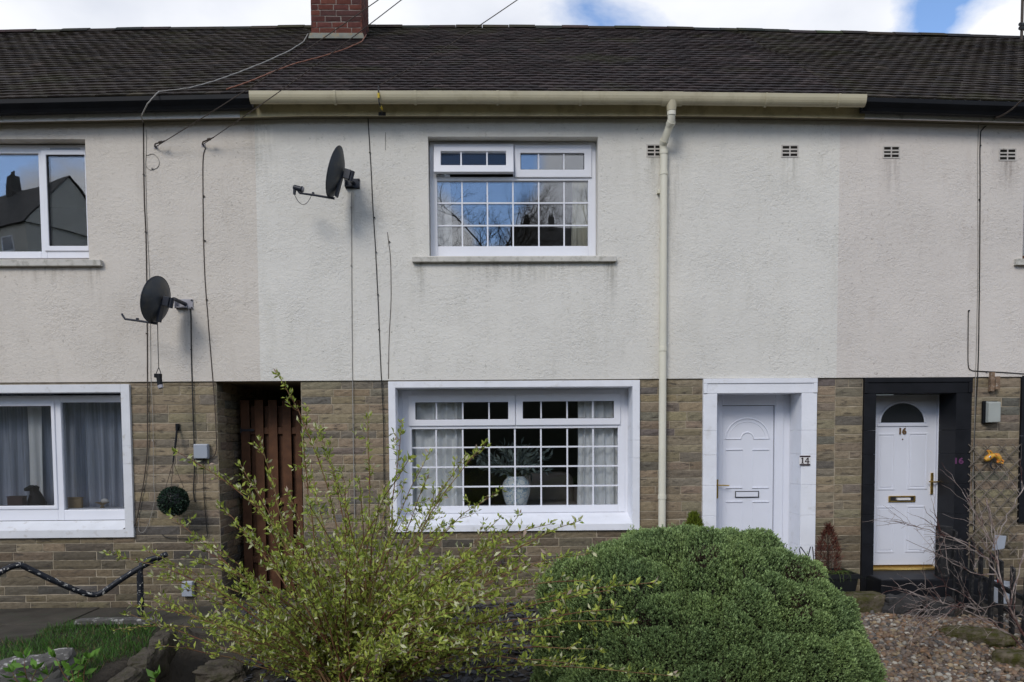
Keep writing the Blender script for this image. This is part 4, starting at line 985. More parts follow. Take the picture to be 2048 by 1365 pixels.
# ------------------------------------------------------------------ things inside the windows
def curtain(px0, py0, px1, py1, y, mt, label, name="curtain", folds=7, amp=0.035, seed=0, cat="curtain", group=None):
    x0, x1, z0, z1 = rectpx(px0, py0, px1, py1, y)
    mb = MB(); nx, nz = folds * 10, 10; rn = random.Random(seed); ph = [rn.uniform(0, 6.28) for _ in range(4)]
    for th in (0, 1):
        vs = []
        for j in range(nz + 1):
            t = j / nz
            for i in range(nx + 1):
                s = i / nx
                a = amp * (math.sin(s * folds * 6.283 + ph[0] + 0.7 * math.sin(s * 9 + ph[1])) + 0.35 * math.sin(s * folds * 14 + ph[2] + t)) * (0.75 + 0.35 * t)
                vs.append((x0 + (x1 - x0) * s + 0.012 * math.sin(t * 3 + ph[3] + s * 8), y + a + th * 0.003, z1 + (z0 - z1) * t))
        W1 = nx + 1
        fs = [(j * W1 + i, j * W1 + i + 1, (j + 1) * W1 + i + 1, (j + 1) * W1 + i) for j in range(nz) for i in range(nx)]
        mb.add(vs, [f[::-1] for f in fs] if th == 0 else fs)
    o = mb.build(name, mt, None, smooth=True, org=((x0 + x1) / 2, y, z0))
    return tag(o, label, cat, group)
curtain(800, 770, 927, 1030, 0.41, M_CURT, "pale grey pleated curtain at the left side of the gridded downstairs window", folds=5, seed=1, group="curtains in the downstairs gridded window")
curtain(1154, 770, 1262, 1030, 0.41, M_CURT, "pale grey pleated curtain at the right side of the gridded downstairs window", folds=6, seed=2, group="curtains in the downstairs gridded window")
curtain(858, 350, 902, 520, 0.36, M_CURT, "white curtain edge at the left of the gridded upstairs window", folds=2, seed=3, amp=0.02)
curtain(1143, 350, 1200, 520, 0.36, M_CURT_Y, "ivory curtain at the right of the gridded upstairs window", folds=3, seed=4, amp=0.02)
curtain(-330, 790, 112, 1040, 0.55, M_VOILE, "sheer dark blue-grey voile behind the left pane of the plain downstairs window", folds=14, seed=5, amp=0.03, group="voiles in the plain downstairs window")
curtain(112, 790, 275, 1040, 0.50, M_VOILE, "sheer grey voile behind the right pane of the plain downstairs window", folds=7, seed=6, amp=0.03, group="voiles in the plain downstairs window")
curtain(57, 800, 84, 1035, 0.47, M_CURT, "narrow white curtain strip hanging behind the left pane of the plain window", folds=1, seed=7, amp=0.02)
# inner window boards carry vase and ornaments
zb_ml = at(1030, 1013, 0.42).z - 0.012
mb = MB(); mb.box(OP_ML[0], OP_ML[1], 0.345, 0.78, zb_ml - 0.03, zb_ml); mb.build("window_board", M_PVC, win_ml, bev=0.004)
zb_ll = at(60, 1014, 0.3).z - 0.02
mb = MB(); mb.box(OP_LL[0], OP_LL[1], 0.235, 0.44, zb_ll - 0.03, zb_ll); mb.build("window_board", M_PVC, win_ll, bev=0.004)
pv = at(1032.5, 1000, 0.50); sv = at(1061, 985, 0.50).x - pv.x
vase = empty("vase", (pv.x, 0.50, zb_ml), "oval blue and white glazed vase standing inside the gridded downstairs window", "vase")
hv = at(1032, 953, 0.5).z - zb_ml
mb = MB(); mb.lathe((pv.x, 0.50, zb_ml), [(r * sv, t * hv) for r, t in ((0.01, 0.002), (0.60, 0.0), (0.66, 0.03), (0.80, 0.18), (0.95, 0.42), (1.0, 0.58), (0.97, 0.72), (0.84, 0.86), (0.64, 0.955), (0.60, 0.985), (0.62, 1.0), (0.56, 1.0), (0.54, 0.93))], 36)
mb.build("vase_body", M_VASE, vase, smooth=True)
rng = np.random.default_rng(5)
bq = empty("foliage_bunch", (pv.x, 0.50, zb_ml + hv * 0.9), "dusky grey-green leafy stems arranged in the blue and white vase", "plant")
P_, D_, L_, st = [], [], [], MB()
for k in range(46):
    a = rng.uniform(0, 6.283); out = rng.uniform(0.08, 0.52); up = rng.uniform(0.10, 0.40) * (1.1 - out * 0.7)
    b0 = np.array([pv.x, 0.50, zb_ml + hv * 0.93]); tip = b0 + np.array([math.cos(a) * out, math.sin(a) * min(out, 0.22) * 0.45 + 0.05, up])
    mid = (b0 + tip) / 2 + np.array([0, 0, 0.07])
    pts = [b0 * (1 - t) ** 2 + 2 * mid * t * (1 - t) + tip * t * t for t in (0, 0.25, 0.5, 0.75, 1)]
    st.tube(pts, 0.002, 4, col=(0.05, 0.07, 0.04))
    for t in np.linspace(0.3, 1.0, 6):
        p = b0 * (1 - t) ** 2 + 2 * mid * t * (1 - t) + tip * t * t
        for q in range(2):
            d = (tip - b0) / np.linalg.norm(tip - b0) + rng.normal(size=3) * 0.55; d[2] -= 0.25
            P_.append(p); D_.append(d); L_.append(rng.uniform(0.08, 0.15))
P_, D_, L_ = np.array(P_), np.array(D_), np.array(L_)
V, Fc, C = leaves(P_, D_, L_, L_ * 0.26, rng.uniform(0.7, 1.3, (len(P_), 1)) * np.array([0.20, 0.25, 0.23]), rng)
np_mesh("leaf_cluster", V, Fc, C, M_BUSH, bq); st.build("stems", M_BUSH, bq)
sf = empty("armchair", (at(1100, 990, 1.3).x, 1.45, 0.12), "dim beige cushioned armchair seen through the gridded downstairs window", "armchair")
mb = MB(); c_ = at(1098, 1010, 1.3); mb.blob((c_.x, 1.6, c_.z + 0.16), (0.36, 0.16, 0.26), 3, 0.04, 1.0, 24, 16, 4.5); mb.build("backrest", M_SOFA, sf, smooth=True)
mb = MB(); mb.blob((c_.x, 1.4, c_.z - 0.16), (0.42, 0.42, 0.22), 4, 0.03, 1.0, 24, 16, 5); mb.build("seat", M_SOFA, sf, smooth=True)
for s_ in (-1, 1):
    mb = MB(); mb.blob((c_.x + s_ * 0.45, 1.4, c_.z - 0.04), (0.11, 0.42, 0.3), 5, 0.03, 1.0, 18, 12, 4); mb.build("armrest", M_SOFA, sf, smooth=True)
mb = MB(); mb.box(c_.x - 0.5, c_.x + 0.5, 1.0, 1.75, 0.125, c_.z - 0.34); mb.build("base", M_SOFA, sf, bev=0.02)
# ornaments on the left sill
p_ = at(71, 1012, 0.32)
dg = empty("dog_ornament", (p_.x, 0.32, zb_ll), "black seated dog ornament on the sill behind the plain left pane", "ornament")
mb = MB(); b_ = Vector((p_.x, 0.32, zb_ll))
mb.tube([b_ + Vector(v) for v in ((0.03, 0.0, 0.0), (0.03, 0, 0.05), (0.018, 0, 0.11), (0.005, -0.005, 0.17), (-0.005, -0.015, 0.215), (-0.02, -0.02, 0.25), (-0.02, -0.02, 0.275))], [0.075, 0.088, 0.078, 0.06, 0.046, 0.043, 0.015], 16)
mb.tube([b_ + Vector(v) for v in ((-0.02, -0.03, 0.245), (-0.06, -0.055, 0.23), (-0.085, -0.07, 0.222))], [0.035, 0.026, 0.015], 12)
for s_ in (-0.03, 0.03): mb.tube([b_ + Vector(v) for v in ((-0.01, s_ - 0.02, 0.15), (-0.045, s_ - 0.02, 0.08), (-0.05, s_ - 0.02, 0.012), (-0.075, s_ - 0.02, 0.006))], [0.03, 0.02, 0.018, 0.012], 8)
mb.tube([b_ + Vector(v) for v in ((0.09, 0, 0.02), (0.12, 0, 0.03), (0.13, 0, 0.08))], [0.016, 0.012, 0.006], 8)
mb.build("body", M_BLKPL, dg, smooth=True)
for s_ in (-1, 1):
    mb = MB(); mb.tube([b_ + Vector(v) for v in ((0.0, s_ * 0.03 - 0.02, 0.265), (0.02, s_ * 0.05 - 0.02, 0.24), (0.02, s_ * 0.052 - 0.02, 0.205))], [0.012, 0.02, 0.008], 8); mb.build("ear", M_BLKPL, dg, smooth=True)
def small_box(px0, py0, px1, py1, y, d, mt, name, label, cat, lid=True):
    x0, x1, z0, z1 = rectpx(px0, py0, px1, py1, y); z0 = zb_ll
    o = empty(name, ((x0 + x1) / 2, y, z0), label, cat)
    mb = MB(); mb.box(x0, x1, y, y + d, z0, z1 - 0.015); mb.build("body", mt, o, bev=0.004)
    mb = MB(); mb.box(x0 - 0.004, x1 + 0.004, y - 0.004, y + d + 0.004, z1 - 0.014, z1); mb.build("lid", mt, o, bev=0.004)
small_box(14, 993, 45, 1011, 0.30, 0.09, M_BROWN, "trinket_box", "small dark brown box on the sill behind the plain left pane", "box")
small_box(135, 995, 163, 1017, 0.31, 0.04, M_PINE, "wooden_plaque", "small pale wooden block on the sill behind the right plain pane", "ornament")
p_ = at(205, 1016, 0.31); sh = empty("dish_ornament", (p_.x, 0.31, zb_ll), "small pale scallop dish ornament on the sill behind the right plain pane", "ornament")
mb = MB(); mb.lathe((p_.x, 0.31, zb_ll), [(0.02, 0), (0.03, 0.004), (0.012, 0.02), (0.03, 0.045), (0.075, 0.06), (0.08, 0.064), (0.02, 0.055)], 20); mb.build("bowl", M_PINE, sh, smooth=True)
mb = MB(); mb.blob((p_.x + 0.03, 0.31, zb_ll + 0.08), (0.045, 0.03, 0.028), 2, 0.2); mb.build("shell", M_TIN, sh, smooth=True)

# ------------------------------------------------------------------ gate in the passage
YG = 0.62
gate = empty("timber_gate", (at(545, 1000, YG).x, YG, 0), "reddish brown slatted timber gate closing the dark passage between two houses", "gate")
for k, (a, b) in enumerate(((484, 501.5), (512, 529), (539, 556.5), (567, 584), (593.5, 604))):
    q0, q1 = at(a, 950, YG).x, at(b, 950, YG).x
    mb = MB(); mb.box(q0, q1, YG, YG + 0.022, 0.06, at(545, 800.5, YG).z + 0.006 * (k % 2)); mb.build("slat", M_GATE, gate, bev=0.003)
for k, a in enumerate((497, 525, 552, 580)):
    q0 = at(a + 4, 950, YG).x; mb = MB(); mb.box(q0, q0 + 0.075, YG + 0.062, YG + 0.08, 0.08, at(545, 812, YG).z); mb.build("rear_slat", M_GATE, gate, bev=0.003)
for py in (862, 1003, 1120):
    zc = at(545, py, YG).z; mb = MB(); mb.box(at(484, 950, YG).x, OP_PAS[1] - 0.02, YG + 0.0225, YG + 0.0615, zc - 0.04, zc + 0.04); mb.build("rail", M_GATE, gate, bev=0.003)
for py in (861, 992):
    p = at(487, py, YG); mb = MB(); mb.box(p.x - 0.03, p.x + 0.13, YG - 0.006, YG - 0.0005, p.z - 0.014, p.z + 0.014); mb.tube([(p.x - 0.03, YG - 0.01, p.z - 0.03), (p.x - 0.03, YG - 0.01, p.z + 0.03)], 0.01, 8); mb.build("hinge", M_SEAL, gate)

# ------------------------------------------------------------------ satellite dishes
def sat_dish(center, az, tilt, a_w, a_h, wall_pt, label, lnb_on, mount_mat, plate_w):
    """az: heading of the dish axis in the ground plane, measured from -x towards +y; tilt up"""
    c = Vector(center)
    root = empty("satellite_dish", c, label, "satellite dish", "satellite dishes on the fronts")
    ax = Vector((-math.cos(az) * math.cos(tilt), math.sin(az) * math.cos(tilt), math.sin(tilt))); sd_ = Vector((math.sin(az), math.cos(az), 0)); upv = sd_.cross(ax) * -1
    if upv.z < 0: upv = -upv
    mb = MB(); nr, na = 7, 40; dep = 0.085
    for th in (0, 1):
        vs = [c - ax * (dep + th * 0.006)]; fs = []
        for j in range(1, nr + 1):
            q = j / nr
            for i in range(na):
                t = 6.28318 * i / na
                vs.append(c + sd_ * a_w * q * math.cos(t) + upv * a_h * q * math.sin(t) - ax * (dep * (1 - q * q) + th * 0.006))
        for i in range(na): fs.append((0, 1 + i, 1 + (i + 1) % na))
        for j in range(nr - 1):
            for i in range(na): fs.append((1 + j * na + i, 1 + (j + 1) * na + i, 1 + (j + 1) * na + (i + 1) % na, 1 + j * na + (i + 1) % na))
        mb.add(vs, fs if th == 0 else [f[::-1] for f in fs])
    rf = mb.build("reflector", M_DISH, root, smooth=True)
    mb = MB(); mb.tube([c + sd_ * a_w * math.cos(6.28318 * i / na) + upv * a_h * math.sin(6.28318 * i / na) - ax * 0.004 for i in range(na + 1)], 0.006, 6); mb.build("rim", M_DISHM, rf, smooth=True)
    # back bracket: spine along the lower back, tilting head, tube to the wall plate
    bk_ = c - ax * (dep + 0.03)
    def obox(mb, o, ex, ey, ez, hx, hy, hz):
        mb.hexa([o + ex * sx * hx + ey * sy * hy + ez * sz * hz for sz in (-1, 1) for sx, sy in ((-1, -1), (1, -1), (1, 1), (-1, 1))])
    mb = MB(); obox(mb, bk_ - upv * a_h * 0.40 + ax * 0.03, sd_, ax, upv, 0.032, 0.014, a_h * 0.5); obox(mb, bk_ - ax * 0.03 + upv * 0.01, sd_, ax, upv, 0.045, 0.035, 0.05); mb.build("spine_bracket", M_DISHM, root, bev=0.004)
    w_ = Vector(wall_pt); hd_ = bk_ - ax * 0.07
    elbow = Vector((w_.x - plate_w * 0.55, hd_.y * 0.6 + w_.y * 0.4, w_.z + 0.015))
    mb = MB(); mb.tube([hd_ + ax * 0.02, hd_.lerp(elbow, 0.5) + Vector((0, 0, 0.01)), elbow, Vector((elbow.x + 0.03, w_.y - 0.01, w_.z))], 0.021, 10)
    mb.tube([hd_ - upv * 0.05, hd_ + upv * 0.06], 0.028, 10); mb.build("mast_arm", M_DISHM, root)
    mb = MB(); mb.box(w_.x - plate_w, w_.x + 0.02, w_.y - 0.012, w_.y, w_.z - 0.055, w_.z + 0.055)
    mb.box(w_.x - plate_w, w_.x - plate_w + 0.012, w_.y - 0.07, w_.y - 0.0125, w_.z - 0.05, w_.z + 0.05); mb.box(w_.x - plate_w + 0.0125, w_.x - 0.035, w_.y - 0.055, w_.y - 0.0125, w_.z - 0.045, w_.z - 0.035)
    pl = mb.build("wall_plate", mount_mat, root, bev=0.003)
    for sx, sz in ((-plate_w + 0.02, -0.042), (0.008, -0.042), (0.008, 0.042), (-plate_w + 0.02, 0.042)):
        mb = MB(); mb.tube([(w_.x + sx, w_.y - 0.022, w_.z + sz), (w_.x + sx, w_.y - 0.0125, w_.z + sz)], 0.01, 6); mb.build("bolt", M_SEAL, pl)
    # feed arm from the foot of the dish
    ft = c - upv * a_h * 0.98 - ax * 0.02
    tip = ft + ax * 0.34 - upv * 0.0 + Vector((0, 0, -0.0))
    tip.z = ft.z + 0.05
    mb = MB(); mb.tube([ft - ax * 0.05, ft.lerp(tip, 0.5), tip], [0.013, 0.012, 0.011], 8); mb.tube([tip, tip + ax * 0.03 + Vector((0, 0, 0.035)), tip + ax * 0.035 + Vector((0, 0, 0.05))], 0.011, 8)
    m_ = ft.lerp(tip, 0.55); mb.box(m_.x - 0.012, m_.x + 0.012, m_.y - 0.012, m_.y + 0.012, m_.z + 0.011, m_.z + 0.028); mb.build("feed_arm", M_DISHM, root)
    if lnb_on:
        n0 = tip + ax * 0.01 + Vector((0, 0, 0.045))
        mb = MB(); d_ = (-ax).normalized()
        mb.tube([n0 + d_ * 0.045, n0 + d_ * 0.03, n0 + d_ * 0.029, n0 - d_ * 0.05, n0 - d_ * 0.06], [0.030, 0.036, 0.028, 0.028, 0.02], 14); ln = mb.build("feed_horn", M_DISHM, root)
        mb = MB(); mb.tube([n0 + d_ * 0.046, n0 + d_ * 0.056], [0.031, 0.022], 14); mb.build("horn_cap", M_GALV, ln)
        mb = MB(); mb.tube([n0 - d_ * 0.045, n0 - d_ * 0.05 - Vector((0, 0, 0.075))], [0.018, 0.015], 10); mb.build("connector", M_DISHM, ln)
        a_ = n0 - d_ * 0.05 - Vector((0, 0, 0.075)); b_ = ft.lerp(tip, 0.6)
        mb = MB(); mb.tube([a_ * (1 - t) ** 2 + (a_ * 0.5 + b_ * 0.5 - Vector((0, 0, 0.21))) * 2 * t * (1 - t) + b_ * t * t for t in [k / 10 for k in range(11)]], 0.0035, 6); mb.build("cable", M_CABLE, ln)
    return root
sat_dish(at(669, 345, -0.42), math.radians(3.5), math.radians(16), 0.235, 0.272, at(716, 368, Y_REN - 0.001), "slim dark grey satellite dish with its feed horn, fixed beside the upstairs gridded window", True, M_DISHM, 0.14)
d2 = sat_dish(at(311, 600, -0.42), math.radians(11), math.radians(14), 0.25, 0.25, at(383, 609, Y_REN - 0.001), "rounder grey satellite dish with empty feed arm, fixed on the pinkish left wall", False, M_GALV, 0.17)
# the feed horn that dangles from the second dish
hx = at(318, 752, -0.40)
ln = empty("dangling_feed_horn", hx, "black satellite feed horn dangling on a lead under the rounder dish", "feed horn")
mb = MB(); mb.tube([at(311, 752, -.40), at(318, 753, -.4), at(320, 771, -.42)], [0.022, 0.03, 0.027], 12); mb.box(hx.x - 0.045, hx.x + 0.025, -0.425, -0.375, hx.z - 0.02, hx.z + 0.022); mb.build("horn", M_BLKPL, ln, bev=0.004)
mb = MB(); mb.tube([at(320, 771.5, -.42), at(322, 777, -.425)], [0.03, 0.026], 12); mb.build("horn_cap", M_GALV, ln)
mb = MB(); mb.tube([at(315, 645, -.40), at(316, 690, -.4), at(317.5, 735, -.4), at(312, 748, -.4)], 0.0045, 6); mb.tube([at(317.5, 735, -.4), at(322, 748, -.4)], 0.0045, 6); mb.build("lead", M_CABLE, ln)

# ------------------------------------------------------------------ cables on the fronts
def cable(pts, r, mt, label, y=None, name="wall_cable", cat="cable", clips=(), group=None, smooth=6):
    Q = [at(p[0], p[1], (p[2] if len(p) > 2 else (Y_REN - 0.004 if p[1] < 759 else -0.024))) for p in pts]
    out = []
    for i in range(len(Q) - 1):
        p0, p1, p2, p3 = Q[max(i - 1, 0)], Q[i], Q[i + 1], Q[min(i + 2, len(Q) - 1)]
        for k in range(smooth):
            t = k / smooth
            q = 0.5 * ((2 * p1) + (p2 - p0) * t + (2 * p0 - 5 * p1 + 4 * p2 - p3) * t * t + (3 * p1 - p0 - 3 * p2 + p3) * t ** 3)
            q.x += 0.002 * noise.noise(Vector((q.z * 5, q.x, 3)));  out.append(q)
    out.append(Q[-1])
    mb = MB(); mb.tube(out, r, 6); root = mb.build(name, mt, None, smooth=True, org=Q[-1]); tag(root, label, cat, group)
    for c in clips:
        a = at(c[0], c[1], (Y_REN if c[1] < 759 else -0.02)); mb = MB(); mb.box(a.x - 0.008, a.x + 0.008, a.y - 0.016, a.y - 0.003, a.z - 0.007, a.z + 0.007); mb.build("cable_clip", mt, root)
    return root
G_C = "cables clipped to the house fronts"
cable([(287, 238), (287, 300), (288.5, 400), (292, 480), (294, 620), (295, 760), (295, 830), (294.5, 900), (288, 960), (281, 1000), (273, 1040), (262, 1064), (250, 1066), (246, 1060), (256, 1054)], 0.0065, M_CABLE_BR, "dark cable running down left of the rounder dish to the white surround corner", clips=((288, 350), (292, 465), (294, 668)), group=G_C)
cable([(293, 260), (292, 318), (291, 330), (300, 340), (315, 335), (318, 322), (308, 309), (296, 311), (291.5, 322), (293, 420), (299, 560), (301, 690), (302, 760), (306, 850), (307, 960), (309, 1000), (300, 1040), (288, 1064), (278, 1062), (277, 1040)], 0.003, M_CABLE_GR, "thin pale cable beside the darker cable, coiled in a ring high on the left wall", clips=((305, 338), (306, 882)), group=G_C)
cable([(411, 296), (406, 320), (406, 400), (407, 480), (410, 560), (416, 640), (424, 740), (429, 800), (432, 860), (433, 895), (428, 912), (418, 917)], 0.0055, M_CABLE_BR, "dark cable from the upper wall bracket down to the grey junction box", clips=((408, 393), (410, 482), (414, 600)), group=G_C)
cable([(380, 616, -0.03), (382, 640), (383, 720), (385.5, 800), (388, 890), (389, 930), (387, 985), (391, 1005)], 0.0075, M_CABLE, "black cable dropping from the rounder dish bracket to the grey junction box", clips=((383, 700), (386, 842)), group=G_C)
cable([(407, 916), (408, 990), (413, 1055), (409, 1076), (340, 1076), (325, 1070)], 0.005, M_CABLE, "black cable leaving the bottom of the grey junction box to loop over the stone", group=G_C)
cable([(736, 236), (738.5, 280), (742, 340), (746, 420), (751, 500), (757, 620), (760, 700), (763, 760), (767, 850), (768, 950), (770, 1060), (771, 1110)], 0.0055, M_CABLE, "long black cable down the cream wall between slim dish and windows", clips=((740, 306), (749, 436), (752, 505), (756, 590), (758, 660), (768, 940)), group=G_C)
cable([(703, 385), (703, 450), (703.5, 560), (704.5, 680), (705, 759), (706, 850), (708, 960), (710, 1060), (711, 1110)], 0.0052, M_CABLE_GR, "pale cable dropping straight from the slim dish to the ground", clips=((703, 415), (703, 532)), group=G_C)
cable([(771, 265), (771, 300)], 0.003, M_CABLE_GR, "short thin line stub under the cream fascia left of the upstairs gridded window", group=G_C)
cable([(775, 465), (777, 484), (781, 520), (782, 600), (778, 680), (777, 758)], 0.0034, M_CABLE_BR, "thin brown wire on the cream wall left of the upstairs gridded window", clips=((778.5, 484),), group=G_C)
cable([(1957, 245), (1955, 350), (1956, 500), (1954, 640), (1951, 757), (1949, 860), (1946, 960), (1947, 1060)], 0.004, M_CABLE_GR, "thin pale cable on the right wall beside a black cable", group=G_C)
cable([(1990, 237, -0.18), (1980, 248), (1966, 258), (1960.5, 280), (1960, 400), (1959, 560), (1957, 700), (1955, 760), (1950, 850), (1948, 930), (1950, 1000), (1948, 1070)], 0.0065, M_CABLE, "black cable running down the right wall past the black door surround", clips=((1960, 292), (1958, 400)), group=G_C)
cable([(1937, 622), (1936, 680), (1936.5, 730), (1943, 741), (1960, 743), (2000, 745), (2060, 749)], 0.006, M_CABLE, "black cable bending along the bottom of the right render", clips=((1937, 622), (1972, 744)), group=G_C)
# cables over the roof
def roof_cable(pts, r, mt, label):
    Q = []
    for px, py in pts:
        # meet the roof plane along the pixel's ray
        lo, hi = Y_EAVE, Y_RIDGE
        for _ in range(30):
            y = (lo + hi) / 2; p = at(px, py, y); t = (y - Y_EAVE) / (Y_RIDGE - Y_EAVE)
            if p.z > roof_pt(p.x, t, 0.05)[2]: lo = y
            else: hi = y
        Q.append(Vector(roof_pt(p.x, t, 0.05)))
    return Q
def fix_roof(pts, extra, r, mt, label):
    Q = roof_cable(pts, r, mt, label) + [at(*e) for e in extra]
    mb = MB(); out = []
    for i in range(len(Q) - 1):
        for k in range(6):
            q = Q[i].lerp(Q[i + 1], k / 6); q.z += 0.002 * math.sin(k * 2.1 + i); out.append(q)
    out.append(Q[-1]); mb.tube(out, r, 6); tag(mb.build("roof_cable", mt, None, smooth=True, org=Q[-1]), label, "cable", "cables lying over the roof")
fix_roof([(617, 70), (608, 86), (580, 104), (530, 127), (480, 147), (430, 165), (380, 179), (320, 187.5)], [(312, 189, -0.365), (295, 208, -0.37), (283, 232, -0.26), (286, 246, -0.05)], 0.0065, M_CABLE_GR, "pale grey cable lying across the left roof from the chimney to the black gutter")
fix_roof([(733, 72), (724, 86), (690, 101), (640, 117), (590, 130), (550, 145), (510, 162), (478, 174), (455, 181)], [], 0.008, M_CABLE_OR, "rust coloured cable lying across the roof below the chimney")
# overhead lines with their wall brackets
def wire(p0, p1, p2, label, r=0.0045):
    a, b = at(*p0), at(*p1); d = (b - a); e = a + d * p2
    mb = MB(); out = []
    for k in range(25):
        t = k / 24; q = a.lerp(e, t); q.z -= 0.05 * math.sin(math.pi * min(1, t * p2)) * 0.6 * (1 if t * p2 < 1 else 0); out.append(q)
    mb.tube(out, r, 6); return tag(mb.build("overhead_wire", M_CABLE_BR, None, smooth=True, org=a), label, "wire", "overhead wires to the house fronts")
wire((313, 293, -0.10), (757, 0, -1.1), 2.0, "overhead wire from the rusty bracket beside the coiled cable, crossing the chimney front")
wire((408, 288, -0.10), (803, 0, -1.1), 2.0, "overhead wire from the dark bracket above the junction box cable, crossing the chimney's right edge")
wire((757, 172, -0.33), (1035, 0, -1.1), 2.0, "overhead wire rising right from the yellow-taped tie on the cream gutter")
wire((1988, 238, -0.19), (2048, 197, -0.7), 2.5, "overhead wire leaving the right house's fascia towards the picture's right edge", 0.009)
def wall_hook(px, py, qx, qy, label):
    a = at(px, py, Y_REN); b = at(qx, qy, -0.14)
    o = empty("wall_hook", a, label, "wall bracket")
    mb = MB(); mb.tube([a + Vector((0, 0.004, 0)), a + Vector((0, -0.03, 0)), a + Vector((0.02, -0.07, 0.01)), b], [0.012, 0.009, 0.008, 0.006], 8); mb.build("hook_rod", M_CABLE_BR, o)
    mb = MB(); c = a.lerp(b, 0.6) + Vector((0, -0.02, 0)); mb.tube([c - Vector((0.018, 0, 0)), c + Vector((0.018, 0, 0.01))], [0.016, 0.014], 8); mb.build("insulator", M_CABLE_BR, o)
    mb = MB(); mb.box(a.x - 0.022, a.x + 0.022, Y_REN - 0.006, Y_REN + 0.001, a.z - 0.018, a.z + 0.018); mb.build("fixing_plate", M_GALV, o)
wall_hook(312, 295, 330, 282, "small rusty wire bracket beside the coiled pale cable on the left wall")
wall_hook(407, 291, 428, 275, "dark wire bracket at the top of the junction box cable on the left wall")
a = at(757, 172, -0.33)
tie = empty("cable_tie_bracket", at(760, 226, -0.09), "yellow taped cable bracket tied over the cream gutter", "cable bracket")
mb = MB(); mb.tube([a, at(757, 185, -0.375), at(758, 205, -0.38), at(762, 217, -0.30), at(765, 228, -0.165)], 0.008, 8); mb.build("rod", M_CABLE, tie)
mb = MB(); mb.tube([at(757, 187, -0.378), at(757.5, 197, -0.381)], 0.013, 8); mb.tube([at(762, 214, -0.325), at(764, 219, -0.27)], 0.013, 8); mb.build("yellow_tape", plain("yellow_tape", (0.55, 0.40, 0.02), 0.5), tie)
mb = MB(); b = at(766, 227, -0.16); mb.box(b.x - 0.05, b.x + 0.03, -0.163, -0.1515, b.z - 0.025, b.z + 0.012); mb.build("foot_plate", M_SEAL, tie)
# aerial on the right roof
ya = Y_RIDGE - 0.25; a = at(2043, 82, ya)
aer = empty("roof_aerial", a, "dark aerial mast with clamps at the right end of the ridge", "aerial")
mb = MB(); mb.tube([a - Vector((0, 0, 0.3)), a + Vector((0, 0, 2.0))], 0.022, 8); mb.build("mast", M_CABLE_BR, aer)
for k, zz in enumerate((0.18, 0.24, 0.62, 0.74, 0.86)):
    mb = MB(); mb.tube([a + Vector((-0.05 if k < 2 else 0.0, -0.03, zz)), a + Vector((0.16 if k > 1 else 0.07, 0.03, zz + 0.02))], 0.03 if k < 2 else 0.018, 6); mb.build("element" if k > 1 else "clamp", M_CABLE, aer)

# ------------------------------------------------------------------ small wall fixtures
def boxy(name, label, cat, r, y0, y1, mt, lid=None, bev=0.006):
    x0, x1, z0, z1 = r
    o = empty(name, ((x0 + x1) / 2, y1, z0), label, cat)
    mb = MB(); mb.box(x0, x1, y0, y1, z0, z1); mb.build("back_box", mt, o, bev=bev)
    if lid: mb = MB(); mb.box(x0 + 0.004, x1 - 0.004, y0 - 0.014, y0 - 0.0008, z0 + 0.004, z1 - 0.004); mb.build("cover", lid, o, bev=bev * 1.5)
    return o
o = boxy("junction_box", "square light grey junction box on the stone left of the passage", "junction box", rectpx(387, 888.5, 416, 918, -0.07), -0.07, -0.012, M_BOXG, M_BOXG)
for k in ((390, 892), (413, 892), (390, 914), (413, 914)): p = at(*k, -0.086); mb = MB(); mb.tube([(p.x, -0.087, p.z), (p.x, -0.083, p.z)], 0.006, 8); mb.build("screw", M_GALV, o)
o = boxy("outdoor_socket", "small grey outdoor switch box low on the stone behind the handrail post", "switch box", rectpx(363, 1163, 386, 1194, -0.06), -0.06, -0.012, M_BOXG, M_BOXG)
p = at(376, 1181, -0.076); mb = MB(); mb.tube([(p.x, -0.08, p.z), (p.x, -0.074, p.z)], 0.012, 10); mb.build("knob", M_SEAL, o)
r = rectpx(980, 1108, 1004, 1146, -0.08)
o = boxy("flue_vent", "purplish brown box vent with drip pipe on stone under the gridded window", "vent", r, -0.09, -0.01, M_BROWN, M_BROWN)
mb = MB(); mb.tube([((r[0] + r[1]) / 2, -0.05, r[2] + 0.01), ((r[0] + r[1]) / 2 - 0.01, -0.06, r[2] - 0.1), ((r[0] + r[1]) / 2 - 0.05, -0.08, r[2] - 0.24)], 0.012, 8); mb.build("drip_pipe", M_BROWN, o)
x0, x1, z0, z1 = rectpx(1599, 911, 1621, 932, -0.046)
pl = empty("number_plaque", ((x0 + x1) / 2, -0.037, z0), "white ceramic 14 number plaque with dark bands on the white door surround", "number sign")
mb = MB(); mb.box(x0, x1, -0.046, -0.0365, z0, z1); mb.build("tile", M_TIN, pl, bev=0.002)
for a, b in ((0.03, 0.17), (0.83, 0.97)):
    mb = MB(); n = 9
    mb.box(x0 + 0.002, x1 - 0.002, -0.0485, -0.0462, z0 + (z1 - z0) * a, z0 + (z1 - z0) * b)
    mb.build("dark_band", M_INK, pl)
    mb = MB()
    for k in range(n): xx = x0 + (x1 - x0) * (k + 0.5) / n; mb.box(xx - 0.003, xx + 0.003, -0.050, -0.0487, z0 + (z1 - z0) * (a + 0.045), z0 + (z1 - z0) * (b - 0.045))
    if False: mb.build("band_dots", M_TIN, pl)
